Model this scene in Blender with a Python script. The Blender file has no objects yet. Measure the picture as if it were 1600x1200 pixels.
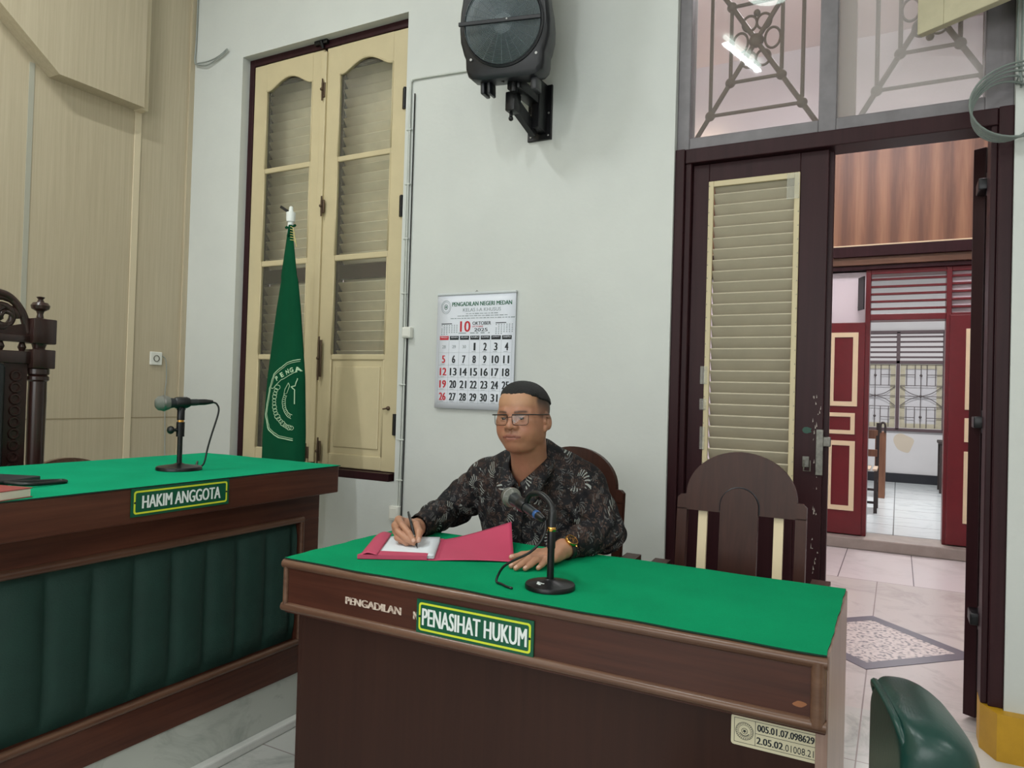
import bpy, bmesh, math, random
import numpy as np
from mathutils import Vector, Matrix
random.seed(7); np.random.seed(7)
S = bpy.context.scene; COL = S.collection
PI = math.pi
# ------------------------------------------------------------------ camera
cam_d = bpy.data.cameras.new('camera'); cam = bpy.data.objects.new('camera', cam_d); COL.objects.link(cam)
yaw, pitch, roll = 0.4917971, 0.0140638, 0.0291472
fw = Vector((-math.sin(yaw)*math.cos(pitch), math.cos(yaw)*math.cos(pitch), math.sin(pitch)))
rt = Vector((math.cos(yaw), math.sin(yaw), 0)); up = rt.cross(fw)
c_, s_ = math.cos(roll), math.sin(roll)
R_, U_ = rt*c_+up*s_, -rt*s_+up*c_
mw = Matrix((R_, U_, -fw)).transposed().to_4x4(); mw.translation = Vector((0, 0, 1.27))
cam.matrix_world = mw
cam_d.sensor_width = 36; cam_d.sensor_fit = 'HORIZONTAL'; cam_d.lens = 36*1128.24/1600
cam_d.clip_start = 0.02; cam_d.clip_end = 100
S.camera = cam
# ------------------------------------------------------------------ world, exposure
W = bpy.data.worlds.new('world'); S.world = W; W.use_nodes = True
bgn = W.node_tree.nodes['Background']; bgn.inputs[0].default_value = (0.90, 0.86, 0.87, 1); bgn.inputs[1].default_value = 0.62
vs = S.view_settings; vs.view_transform = 'Standard'; vs.look = 'None'; vs.gamma = 1; vs.use_curve_mapping = False
vs.exposure = 0.0
# ------------------------------------------------------------------ ceiling lamps of the room, mostly assumed (fittings are built below), then added lights without fittings
def area(name, loc, size, power, col=(1, 1, 1), rot=(0, 0, 0), size_y=None):
    d = bpy.data.lights.new(name, 'AREA'); d.energy = power; d.color = col
    d.size = size
    if size_y: d.shape = 'RECTANGLE'; d.size_y = size_y
    o = bpy.data.objects.new(name, d); COL.objects.link(o); o.location = loc; o.rotation_euler = rot
    return o
LAMPS = [(-1.31, -0.16, 4.5, -1.32), (-3.1, 0.9, 4.5, -1.57), (2.6, 0.4, 4.5, -1.57), (-3.3, -2.4, 4.5, -1.57), (2.6, -2.4, 4.5, -1.57)]
LAMP_W = 30
COOL = (0.965, 1.0, 0.995)
for i, l in enumerate(LAMPS):
    area('tube_light', (l[0], l[1], l[2]-0.11), 0.7, LAMP_W*(1.45 if i == 1 else 1.05), COOL, (0, 0, l[3]), size_y=0.05)
# broad fill light added behind the camera for flat frontal light
area('window_daylight', (-0.6, -3.9, 2.3), 4.5, 128, (0.965, 0.99, 1.0), (math.radians(90), 0, 0), size_y=2.4)
area('corridor_light', (-0.2, 4.9, 4.35), 1.6, 52, (0.99, 0.965, 1.0), size_y=0.4)  # downward fill added to light the corridor
area('corridor_uplight', (-0.2, 4.9, 4.2), 1.6, 75, (0.99, 0.965, 0.985), (PI, 0, 0), size_y=0.4)  # upward fill added to brighten the corridor ceiling and upper wall
area('corridor_daylight', (-4.4, 5.3, 2.4), 2.2, 36, (0.98, 0.97, 1.0), (0, math.radians(-90), 0), size_y=3.0)  # side fill added at the closed left end of the corridor
area('far_room_light', (0.1, 9.6, 3.3), 1.2, 120, (1.0, 0.985, 0.98), size_y=0.5)  # fill added to light the room across the corridor
# ------------------------------------------------------------------ materials
def lin(c):
    r = []
    for v in c[:3]:
        v = v/255.0
        r.append(v/12.92 if v <= 0.04045 else ((v+0.055)/1.055)**2.4)
    return (r[0], r[1], r[2], 1)
class NT:
    def __init__(s, name):
        s.m = bpy.data.materials.new(name); s.m.use_nodes = True; s.t = s.m.node_tree
        s.b = s.t.nodes['Principled BSDF']
    def n(s, typ, **kw):
        nd = s.t.nodes.new(typ)
        for k, v in kw.items():
            if k.startswith('i_'):
                k2 = k[2:]; k2 = int(k2) if k2.isdigit() else k2.replace('_', ' ')
                nd.inputs[k2].default_value = v
            else: setattr(nd, k, v)
        return nd
    def l(s, a, b): s.t.links.new(a, b)
    def coord(s, scale=(1, 1, 1), rot=(0, 0, 0)):
        tc = s.n('ShaderNodeTexCoord'); mp = s.n('ShaderNodeMapping'); s.l(tc.outputs['Object'], mp.inputs[0])
        mp.inputs['Scale'].default_value = scale; mp.inputs['Rotation'].default_value = rot
        return mp.outputs[0]
    def ramp(s, fac, stops):
        r = s.n('ShaderNodeValToRGB'); e = r.color_ramp.elements
        while len(e) < len(stops): e.new(0.5)
        for i, (p, c) in enumerate(stops): e[i].position = p; e[i].color = c
        s.l(fac, r.inputs[0]); return r.outputs[0]
    def math(s, op, a, b=None, c=None):
        nd = s.n('ShaderNodeMath', operation=op)
        for i, v in enumerate((a, b, c)):
            if v is None: continue
            if isinstance(v, (int, float)): nd.inputs[i].default_value = v
            else: s.l(v, nd.inputs[i])
        return nd.outputs[0]
    def mix(s, fac, a, b):
        nd = s.n('ShaderNodeMix', data_type='RGBA')
        for i, v in ((0, fac), (6, a), (7, b)):
            if isinstance(v, (int, float, tuple)): nd.inputs[i].default_value = v
            else: s.l(v, nd.inputs[i])
        return nd.outputs[2]
    def bump(s, h, strength=0.2, dist=0.01):
        b = s.n('ShaderNodeBump'); b.inputs['Strength'].default_value = strength; b.inputs['Distance'].default_value = dist
        s.l(h, b.inputs['Height']); s.l(b.outputs[0], s.b.inputs['Normal'])
def P(b, k, v):
    if k in b.inputs: b.inputs[k].default_value = v
def mat(name, col, rough=0.5, metal=0.0, spec=0.5, var=0.0, vscale=8, stretch=(1, 1, 1), bump=0.0, bscale=60, emit=None, alpha=None, coat=0, sheen=0):
    t = NT(name); b = t.b
    c = lin(col); P(b, 'Base Color', c); P(b, 'Roughness', rough); P(b, 'Metallic', metal); P(b, 'Specular IOR Level', spec)
    P(b, 'Coat Weight', coat); P(b, 'Coat Roughness', 0.15); P(b, 'Sheen Weight', sheen)
    if var > 0:
        nz = t.n('ShaderNodeTexNoise', i_Scale=vscale, i_Detail=5, i_Roughness=0.6); t.l(t.coord(stretch), nz.inputs[0])
        lo = tuple(x*(1-var) for x in c[:3])+(1,); hi = tuple(min(1, x*(1+var)) for x in c[:3])+(1,)
        t.l(t.ramp(nz.outputs[0], [(0.25, lo), (0.75, hi)]), b.inputs['Base Color'])
    if bump > 0:
        n2 = t.n('ShaderNodeTexNoise', i_Scale=bscale, i_Detail=4); t.l(t.coord(), n2.inputs[0]); t.bump(n2.outputs[0], bump, 0.01)
    if emit: P(b, 'Emission Color', lin(emit[:3])); P(b, 'Emission Strength', emit[3])
    return t.m
def wood(name, dark, light, rough=0.35, axis='z', scale=3.0, coat=0.0, bump=0.03, spec=0.4):
    """varnished timber, grain along one axis"""
    t = NT(name); st = {'x': (0.6, 14, 14), 'y': (14, 0.6, 14), 'z': (14, 14, 0.6)}[axis]
    nz = t.n('ShaderNodeTexNoise', i_Scale=scale, i_Detail=7, i_Roughness=0.62, i_Distortion=0.6); t.l(t.coord(st), nz.inputs[0])
    big = t.n('ShaderNodeTexNoise', i_Scale=2.2, i_Detail=3); t.l(t.coord(), big.inputs[0])
    f = t.math('ADD', t.math('MULTIPLY', nz.outputs[0], 0.7), t.math('MULTIPLY', big.outputs[0], 0.3))
    t.l(t.ramp(f, [(0.32, lin(dark)), (0.68, lin(light))]), t.b.inputs['Base Color'])
    P(t.b, 'Roughness', rough); P(t.b, 'Coat Weight', coat); P(t.b, 'Coat Roughness', 0.2); P(t.b, 'Specular IOR Level', spec)
    t.bump(nz.outputs[0], bump, 0.005)
    return t.m
M = {}
def wall_paint():
    t = NT('wall_paint')
    n1 = t.n('ShaderNodeTexNoise', i_Scale=1.1, i_Detail=5, i_Roughness=0.6); t.l(t.coord(), n1.inputs[0])
    n2 = t.n('ShaderNodeTexNoise', i_Scale=45, i_Detail=4); t.l(t.coord(), n2.inputs[0])
    t.l(t.ramp(n1.outputs[0], [(0.3, lin((197, 200, 197))), (0.7, lin((207, 210, 206)))]), t.b.inputs['Base Color'])
    P(t.b, 'Roughness', 0.55); t.bump(n2.outputs[0], 0.06, 0.01)
    return t.m
M['wall'] = wall_paint()
def laminate():
    t = NT('beige_woodgrain_panel')
    nz = t.n('ShaderNodeTexNoise', i_Scale=2.0, i_Detail=6, i_Roughness=0.7); t.l(t.coord((30, 30, 0.7)), nz.inputs[0])
    t.l(t.ramp(nz.outputs[0], [(0.3, lin((176, 163, 138))), (0.7, lin((193, 180, 155)))]), t.b.inputs['Base Color'])
    P(t.b, 'Roughness', 0.42); return t.m
M['panel'] = laminate()
M['panel_strip'] = mat('panel_strip', (210, 196, 168), 0.45)
M['panel_groove'] = mat('grey_groove_strip', (168, 166, 152), 0.45)
M['wood_desk'] = wood('desk_wood', (56, 29, 22), (86, 48, 36), 0.34, 'x')
M['wood_desk_y'] = wood('bench_wood', (62, 32, 24), (94, 54, 40), 0.34, 'y')
M['wood_dark'] = wood('desk_front_wood', (48, 29, 24), (58, 36, 29), 0.45, 'z', bump=0.015, spec=0.22)
M['wood_mould'] = wood('moulding_wood', (80, 54, 42), (120, 90, 71), 0.28, 'x')
M['wood_mould_y'] = wood('bench_moulding_wood', (80, 53, 42), (112, 82, 64), 0.28, 'y')
M['wood_side'] = wood('side_board_wood', (126, 98, 86), (170, 144, 132), 0.3, 'z')  # raw wood, greyed by a grazing reflection put into the colour
M['chair_wood'] = wood('chair_wood', (50, 28, 22), (70, 41, 32), 0.36, 'z', coat=0.0, bump=0.015, spec=0.25)
M['judge_wood'] = wood('judge_chair_wood', (33, 19, 17), (60, 36, 31), 0.28, 'z', coat=0.3)
M['maroon'] = wood('dark_maroon_paint', (40, 18, 22), (54, 27, 31), 0.4, 'z', scale=2, spec=0.2)
M['redpaint'] = mat('red_gloss_paint', (104, 22, 30), 0.32, var=0.12)
M['cream'] = mat('cream_paint', (200, 186, 150), 0.45, var=0.06, vscale=5, bump=0.03)
M['cream_pale'] = mat('pale_cream_paint', (226, 208, 172), 0.45)
M['slat'] = mat('louvre_paint', (192, 183, 162), 0.5, var=0.08)
M['slat_out'] = mat('shutter_slat_paint', (236, 221, 194), 0.6, var=0.1)
def felt(name, a, b):
    t = NT(name); n = t.n('ShaderNodeTexNoise', i_Scale=260, i_Detail=3); t.l(t.coord(), n.inputs[0])
    n2 = t.n('ShaderNodeTexNoise', i_Scale=5, i_Detail=4); t.l(t.coord(), n2.inputs[0])
    f = t.math('ADD', t.math('MULTIPLY', n.outputs[0], 0.35), t.math('MULTIPLY', n2.outputs[0], 0.65))
    t.l(t.ramp(f, [(0.3, lin(a)), (0.7, lin(b))]), t.b.inputs['Base Color']); P(t.b, 'Roughness', 0.95); P(t.b, 'Specular IOR Level', 0.1)
    t.bump(n.outputs[0], 0.25, 0.003); return t.m
M['felt'] = felt('green_felt', (0, 130, 85), (2, 146, 96))
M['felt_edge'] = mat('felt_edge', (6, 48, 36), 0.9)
M['quilt'] = mat('dark_green_fabric', (16, 52, 44), 0.75, var=0.15, vscale=14, bump=0.15, bscale=220)
M['vinyl'] = mat('dark_green_vinyl', (15, 54, 48), 0.34, var=0.1, bump=0.04, bscale=120)
M['black_leather'] = mat('black_leather', (20, 24, 26), 0.35, bump=0.05, bscale=90)
M['flag'] = mat('flag_green_cloth', (10, 70, 45), 0.9, spec=0.1, var=0.12, vscale=6)
M['black'] = mat('black_plastic', (16, 17, 20), 0.4)
M['black_metal'] = mat('black_metal', (18, 18, 21), 0.35, 0.3)
M['speaker_body'] = mat('speaker_plastic', (17, 19, 26), 0.38, bump=0.05, bscale=200)
M['steel'] = mat('steel', (150, 150, 148), 0.35, 1.0)
M['grey_cable'] = mat('grey_cable', (150, 156, 152), 0.5)
M['white_plastic'] = mat('white_plastic', (222, 222, 214), 0.35)
M['cable_white'] = mat('white_cable', (196, 200, 194), 0.5)
M['pink'] = mat('pink_card', (190, 66, 98), 0.6, var=0.04)
M['paper'] = mat('white_paper', (226, 232, 238), 0.7)
M['cal_paper'] = mat('calendar_paper', (222, 226, 236), 0.45)
M['ink_black'] = mat('black_ink', (20, 28, 34), 0.6)
M['ink_red'] = mat('red_ink', (190, 34, 48), 0.6)
M['ink_green'] = mat('green_ink', (10, 92, 62), 0.6)
M['ink_grey'] = mat('grey_ink', (138, 148, 152), 0.6)
M['sign_green'] = mat('sign_green', (2, 82, 56), 0.35)
M['sign_yellow'] = mat('sign_yellow', (206, 218, 54), 0.4)
M['sign_white'] = mat('sign_lettering', (226, 232, 230), 0.4)
M['sticker'] = mat('sticker_paper', (214, 206, 176), 0.5, var=0.04)
M['spray'] = mat('sprayed_letter_paint', (196, 178, 164), 0.6)
M['gold'] = mat('gold_metal', (224, 170, 92), 0.2, 1.0)
M['yellow'] = mat('yellow_plinth_paint', (188, 142, 26), 0.5, var=0.14, vscale=9)
M['iron'] = mat('brown_wrought_iron', (92, 64, 48), 0.55)
M['light'] = mat('fluorescent_tube', (255, 255, 255), 0.5, emit=(236, 255, 248, 9.0))
M['lamp_body'] = mat('lamp_housing', (230, 230, 226), 0.5)
M['dark_gap'] = mat('dark_timber', (46, 36, 34), 0.6)
M['ledge'] = mat('worn_step_stone', (150, 140, 132), 0.6, var=0.15)
M['base_black'] = mat('black_skirting', (26, 28, 36), 0.35)
M['pole_white'] = mat('white_flagpole', (226, 230, 226), 0.35)
M['far_chair'] = wood('slatted_chair_wood', (96, 60, 44), (140, 98, 74), 0.4, 'z')
M['slat_wood'] = mat('pale_slat_wood', (196, 172, 150), 0.5)
def glass(name, tint=(0.95, 0.97, 0.96, 1), haze=0.0, hazecol=(0.8, 0.8, 0.8, 1), rough=0.02):
    t = NT(name); out = t.t.nodes['Material Output']
    tr = t.n('ShaderNodeBsdfTransparent'); tr.inputs[0].default_value = tint
    gl = t.n('ShaderNodeBsdfGlossy'); gl.inputs['Roughness'].default_value = rough
    fr = t.n('ShaderNodeFresnel'); ge = t.n('ShaderNodeNewGeometry')
    t.l(t.math('SUBTRACT', 1.5, t.math('MULTIPLY', ge.outputs['Backfacing'], 1.5-1/1.5)), fr.inputs['IOR'])
    mx = t.n('ShaderNodeMixShader'); t.l(fr.outputs[0], mx.inputs[0]); t.l(tr.outputs[0], mx.inputs[1]); t.l(gl.outputs[0], mx.inputs[2])
    res = mx.outputs[0]
    if haze > 0:
        df = t.n('ShaderNodeBsdfDiffuse'); df.inputs[0].default_value = hazecol
        m2 = t.n('ShaderNodeMixShader'); m2.inputs[0].default_value = haze
        t.l(res, m2.inputs[1]); t.l(df.outputs[0], m2.inputs[2]); res = m2.outputs[0]
    t.l(res, out.inputs[0]); t.t.nodes.remove(t.b)
    return t.m
M['glass'] = glass('window_glass', haze=0.05, hazecol=(0.55, 0.52, 0.42, 1))
M['glass_transom'] = glass('clear_transom_glass', haze=0.06, hazecol=(0.62, 0.58, 0.58, 1))
M['glass_dusty'] = glass('dusty_transom_glass', haze=0.3, hazecol=(0.62, 0.58, 0.58, 1))  # heavier diffuse veil than the other pane
M['lens'] = glass('spectacle_lens', tint=(0.97, 0.98, 0.98, 1))
def marble(name, a, b, tile=1.0, joint=0.006, off=(0, 0), jcol=(150, 140, 138), rough=0.18, tiley=None):
    tiley = tiley or tile
    t = NT(name); co = t.coord()
    nz = t.n('ShaderNodeTexNoise', i_Scale=2.6, i_Detail=9, i_Roughness=0.66, i_Distortion=1.6); t.l(co, nz.inputs[0])
    col = t.ramp(nz.outputs[0], [(0.34, lin(a)), (0.5, lin(b)), (0.72, lin(b))])
    if tile:
        sp = t.n('ShaderNodeSeparateXYZ'); t.l(co, sp.inputs[0])
        fx = t.math('LESS_THAN', t.math('FRACT', t.math('DIVIDE', t.math('ADD', sp.outputs[0], 50*tile-off[0]+joint/2), tile)), joint/tile)
        fy = t.math('LESS_THAN', t.math('FRACT', t.math('DIVIDE', t.math('ADD', sp.outputs[1], 50*tiley-off[1]+joint/2), tiley)), joint/tiley)
        col = t.mix(t.math('MAXIMUM', fx, fy), col, lin(jcol))
    t.l(col, t.b.inputs['Base Color']); P(t.b, 'Roughness', rough); return t.m
M['floor'] = marble('grey_marble_floor', (160, 162, 158), (196, 196, 192), 1.0, 0.005, (-0.11, 0.88))
M['floor_corr'] = marble('pinkish_marble_floor', (184, 178, 174), (201, 195, 191), 1.0, 0.006, (-0.11, 2.85), rough=0.25, tiley=3.0)
M['floor_white'] = marble('white_tile_floor', (210, 205, 205), (218, 213, 213), 0.49, 0.007, (-0.37, 5.85), jcol=(122, 116, 120), rough=0.22, tiley=1.5)
M['floor_far'] = marble('far_room_tile_floor', (196, 204, 206), (214, 220, 222), 0.6, 0.01, (-0.02, 0.2), jcol=(88, 92, 96), rough=0.2)
M['dais'] = marble('dais_marble', (146, 152, 145), (190, 193, 186), 0, rough=0.3)
M['dais_strip'] = marble('dais_strip_marble', (196, 198, 194), (214, 214, 210), 0, rough=0.3)
def plank():
    t = NT('brown_plank_panel'); co = t.coord()
    nz = t.n('ShaderNodeTexNoise', i_Scale=2.5, i_Detail=6, i_Roughness=0.6, i_Distortion=0.4); t.l(t.coord((9, 9, 0.5)), nz.inputs[0])
    sp = t.n('ShaderNodeSeparateXYZ'); t.l(co, sp.inputs[0])
    w = t.math('SINE', t.math('MULTIPLY', sp.outputs[0], 2*PI/0.2))
    f = t.math('ADD', t.math('MULTIPLY', nz.outputs[0], 0.75), t.math('MULTIPLY', w, 0.16))
    t.l(t.ramp(f, [(0.2, lin((104, 70, 52))), (0.45, lin((138, 98, 72))), (0.65, lin((160, 118, 88)))]), t.b.inputs['Base Color'])
    P(t.b, 'Roughness', 0.4); return t.m
M['plank'] = plank()
def inlay():
    t = NT('patterned_cement_tile'); co = t.coord((8, 8, 8), (0, 0, PI/4))
    v = t.n('ShaderNodeTexVoronoi', i_Scale=1.0, i_Randomness=0.35); t.l(co, v.inputs[0])
    rings = t.math('SINE', t.math('MULTIPLY', v.outputs['Distance'], 26.0))
    v2 = t.n('ShaderNodeTexVoronoi', i_Scale=3.4, i_Randomness=0.8); t.l(co, v2.inputs[0])
    petals = t.math('SINE', t.math('MULTIPLY', v2.outputs['Distance'], 12.0))
    f = t.math('ADD', t.math('MULTIPLY', rings, 0.3), t.math('MULTIPLY', petals, 0.35))
    t.l(t.ramp(t.math('ADD', f, 0.5), [(0.08, lin((112, 106, 112))), (0.3, lin((176, 166, 162))), (0.75, lin((204, 193, 188)))]), t.b.inputs['Base Color'])
    P(t.b, 'Roughness', 0.35); return t.m
M['inlay'] = inlay()
M['inlay_border'] = mat('dark_stone_border', (92, 88, 102), 0.3, var=0.1)
M['corr_wall'] = mat('corridor_wall', (220, 213, 218), 0.6, var=0.03, vscale=2)
M['corr_ceil'] = mat('corridor_ceiling', (226, 208, 206), 0.7)
M['far_wall'] = mat('far_room_wall', (210, 209, 210), 0.6, var=0.05, vscale=2)
M['ceil'] = mat('ceiling_paint', (226, 226, 220), 0.7)
M['room_wall'] = mat('side_wall_paint', (206, 206, 198), 0.6)
M['stain'] = mat('damp_stain', (202, 190, 172), 0.7)
# ------------------------------------------------------------------ mesh building
def wmat(o):
    m = o.matrix_basis.copy()
    return wmat(o.parent) @ m if o.parent else m
class MB:
    def __init__(s): s.bm = bmesh.new()
    def box(s, x0, x1, y0, y1, z0, z1, bev=0.0, seg=2, mtx=None):
        r = bmesh.ops.create_cube(s.bm, size=1.0)['verts']
        bmesh.ops.scale(s.bm, vec=(x1-x0, y1-y0, z1-z0), verts=r)
        bmesh.ops.translate(s.bm, vec=((x0+x1)/2, (y0+y1)/2, (z0+z1)/2), verts=r)
        if bev > 0:
            ed = list({e for v in r for e in v.link_edges})
            o = bmesh.ops.bevel(s.bm, geom=ed, offset=bev, segments=seg, profile=0.5, affect='EDGES')
            r = list({v for f in o['faces'] for v in f.verts} | {v for v in r if v.is_valid})
        if mtx is not None: bmesh.ops.transform(s.bm, matrix=mtx, verts=r)
        return s
    def tube(s, pts, r, n=8, cap=True, closed=False):
        pts = [Vector(p) for p in pts]; N = len(pts); rs = r if isinstance(r, (list, tuple)) else [r]*N
        prev = None; rings = []
        for i, p in enumerate(pts):
            if closed: t = pts[(i+1) % N]-pts[i-1]
            else: t = pts[min(i+1, N-1)]-pts[max(i-1, 0)]
            t.normalize()
            if prev is None:
                a = Vector((0, 0, 1)) if abs(t.z) < 0.9 else Vector((1, 0, 0)); u = t.cross(a).normalized()
            else:
                u = prev-t*prev.dot(t); u.normalize()
            prev = u; v = t.cross(u)
            rings.append([s.bm.verts.new(p+(u*math.cos(2*PI*k/n)+v*math.sin(2*PI*k/n))*rs[i]) for k in range(n)])
        m = N if closed else N-1
        for i in range(m):
            a, b = rings[i], rings[(i+1) % N]
            for k in range(n): s.bm.faces.new((a[k], a[(k+1) % n], b[(k+1) % n], b[k]))
        if cap and not closed: s.bm.faces.new(rings[0][::-1]); s.bm.faces.new(rings[-1])
        return s
    def bar(s, p0, p1, w, h, upv=(0, 0, 1)):
        p0, p1 = Vector(p0), Vector(p1); t = (p1-p0).normalized(); u = t.cross(Vector(upv)).normalized(); v = u.cross(t)
        q = [[s.bm.verts.new(p+u*(a*w/2)+v*(b*h/2)) for a, b in ((-1, -1), (1, -1), (1, 1), (-1, 1))] for p in (p0, p1)]
        for k in range(4): s.bm.faces.new((q[0][k], q[0][(k+1) % 4], q[1][(k+1) % 4], q[1][k]))
        s.bm.faces.new(q[0][::-1]); s.bm.faces.new(q[1]); return s
    def lathe(s, prof, origin=(0, 0, 0), axis='z', n=24, mtx=None):
        """prof: (radius, height) pairs bottom to top"""
        rings = []; mt = mtx or {'z': Matrix(), 'x': Matrix.Rotation(PI/2, 4, 'Y'), 'y': Matrix.Rotation(-PI/2, 4, 'X')}[axis]
        o = Vector(origin)
        for r, h in prof:
            if r < 1e-6: rings.append([s.bm.verts.new(o+(mt @ Vector((0, 0, h))))])
            else: rings.append([s.bm.verts.new(o+(mt @ Vector((r*math.cos(2*PI*k/n), r*math.sin(2*PI*k/n), h)))) for k in range(n)])
        for a, b in zip(rings, rings[1:]):
            if len(a) == 1 and len(b) == 1: continue
            if len(a) == 1:
                for k in range(n): s.bm.faces.new((a[0], b[(k+1) % n], b[k]))
            elif len(b) == 1:
                for k in range(n): s.bm.faces.new((a[k], a[(k+1) % n], b[0]))
            else:
                for k in range(n): s.bm.faces.new((a[k], a[(k+1) % n], b[(k+1) % n], b[k]))
        if len(rings[0]) > 1: s.bm.faces.new(rings[0][::-1])
        if len(rings[-1]) > 1: s.bm.faces.new(rings[-1])
        return s
    def prism(s, poly, d0, d1, f):
        """poly of (a,b); f(a,b,d) -> xyz"""
        A = [s.bm.verts.new(f(a, b, d0)) for a, b in poly]; B = [s.bm.verts.new(f(a, b, d1)) for a, b in poly]
        n = len(poly); s.bm.faces.new(A[::-1]); s.bm.faces.new(B)
        for k in range(n): s.bm.faces.new((A[k], A[(k+1) % n], B[(k+1) % n], B[k]))
        return s
    def ring(s, outer, inner, d0, d1, f):
        """frame between two outlines with equal vertex count"""
        n = len(outer); Q = [[s.bm.verts.new(f(a, b, d)) for a, b in pl] for pl in (outer, inner) for d in (d0, d1)]
        for k in range(n):
            j = (k+1) % n
            s.bm.faces.new((Q[0][k], Q[0][j], Q[1][j], Q[1][k])); s.bm.faces.new((Q[2][j], Q[2][k], Q[3][k], Q[3][j]))
            s.bm.faces.new((Q[0][j], Q[0][k], Q[2][k], Q[2][j])); s.bm.faces.new((Q[1][k], Q[1][j], Q[3][j], Q[3][k]))
        return s
    def grid(s, nu, nv, f, thick=None):
        vs_ = [[s.bm.verts.new(f(i/(nu-1), j/(nv-1))) for j in range(nv)] for i in range(nu)]
        for i in range(nu-1):
            for j in range(nv-1): s.bm.faces.new((vs_[i][j], vs_[i+1][j], vs_[i+1][j+1], vs_[i][j+1]))
        return s
    def sphere(s, c, r, n=16, sc=(1, 1, 1)):
        o = bmesh.ops.create_uvsphere(s.bm, u_segments=n*2 if n > 8 else n, v_segments=n, radius=r)['verts']
        bmesh.ops.scale(s.bm, vec=sc, verts=o); bmesh.ops.translate(s.bm, vec=c, verts=o); return s
    def add(s, me, mtx):
        b2 = bmesh.new(); b2.from_mesh(me); b2.transform(mtx); t = bpy.data.meshes.new('t'); b2.to_mesh(t); b2.free()
        s.bm.from_mesh(t); bpy.data.meshes.remove(t); return s
    def text(s, txt, f, x, y, w, h, d=0.0006, bold=0.02, align='c'):
        me, (bx0, bx1, by0, by1) = text_mesh(txt, 0.0)
        sx = (w-2*bold*h)/(bx1-bx0); sy = h/(by1-by0)
        x0 = x-w/2+bold*h if align == 'c' else x+bold*h; y0 = y-h/2
        for q, dx in enumerate((0.0,) if bold <= 0 else (-bold*h, -bold*h*0.5, 0.0, bold*h*0.5, bold*h)):     # heavier stems from shifted copies
            vs_ = [s.bm.verts.new(f(x0+dx+(v.co.x-bx0)*sx, y0+(v.co.y-by0)*sy, (d+q*0.00002)*(v.co.z > 0))) for v in me.vertices]
            for p in me.polygons:
                try: s.bm.faces.new([vs_[i] for i in p.vertices])
                except ValueError: pass
        return s
    def build(s, name, m, parent=None, smooth=None, solid=None, sub=0):
        me = bpy.data.meshes.new(name)
        bmesh.ops.recalc_face_normals(s.bm, faces=s.bm.faces)
        if parent is not None: s.bm.transform(wmat(parent).inverted())
        s.bm.to_mesh(me); s.bm.free()
        ms = m if isinstance(m, (list, tuple)) else [m]
        for x in ms: me.materials.append(M[x] if isinstance(x, str) else x)
        o = bpy.data.objects.new(name, me); COL.objects.link(o)
        if parent is not None: o.parent = parent
        if smooth is not None:
            me.shade_smooth() if smooth >= 180 else me.set_sharp_from_angle(angle=math.radians(smooth))
            if smooth < 180:
                for p_ in me.polygons: p_.use_smooth = True
        if solid: md = o.modifiers.new('solid', 'SOLIDIFY'); md.thickness = solid; md.offset = 0
        if sub: md = o.modifiers.new('sub', 'SUBSURF'); md.levels = sub; md.render_levels = sub
        return o
_tc = {}
def text_mesh(txt, bold):
    k = (txt, bold)
    if k in _tc: return _tc[k]
    cu = bpy.data.curves.new('t', 'FONT'); cu.body = txt; cu.size = 1.0; cu.offset = bold; cu.extrude = 0.05; cu.resolution_u = 3
    o = bpy.data.objects.new('t', cu); COL.objects.link(o)
    dg = bpy.context.evaluated_depsgraph_get(); dg.update()
    me = bpy.data.meshes.new_from_object(o.evaluated_get(dg))
    bpy.data.objects.remove(o); bpy.data.curves.remove(cu)
    xs = [v.co.x for v in me.vertices]; ys = [v.co.y for v in me.vertices]
    _tc[k] = (me, (min(xs), max(xs), min(ys), max(ys))); return _tc[k]
def tag(o, label, cat, group=None):
    o['label'] = label; o['category'] = cat
    if group: o['group'] = group
    return o
def struct(o): o['kind'] = 'structure'; return o
def thing(name, label, cat, loc=(0, 0, 0), rz=0.0, group=None):
    o = bpy.data.objects.new(name, None); COL.objects.link(o); o.location = loc; o.rotation_euler = (0, 0, rz); o.empty_display_size = 0.1
    return tag(o, label, cat, group)
def lab(o, t): o['label'] = t; return o
def dup(root, loc, rz, label, group=None):
    r = root.copy(); COL.objects.link(r); r.location = loc; r.rotation_euler = (0, 0, rz); r['label'] = label
    if group: r['group'] = group
    def rec(a, b):
        for ch in list(a.children):
            c = ch.copy(); COL.objects.link(c); c.parent = b; rec(ch, c)
    rec(root, r); return r
XZ = lambda y: (lambda a, b, d: (a, y-d, b))          # faces -y
YZ = lambda x: (lambda a, b, d: (x+d, a, b))          # faces +x
def arc(cx, cy, r, a0, a1, n): return [(cx+r*math.cos(a0+(a1-a0)*i/n), cy+r*math.sin(a0+(a1-a0)*i/n)) for i in range(n+1)]
def bez(p, n=24):
    """Catmull-Rom through points"""
    p = [Vector(q) for q in p]; q = [p[0]]+p+[p[-1]]; out = []
    for i in range(1, len(q)-2):
        for k in range(n):
            t = k/n; a, b, c, d = q[i-1:i+3]
            out.append(0.5*((2*b)+(c-a)*t+(2*a-5*b+4*c-d)*t*t+(3*b-a-3*c+d)*t**3))
    out.append(p[-1]); return out
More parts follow.
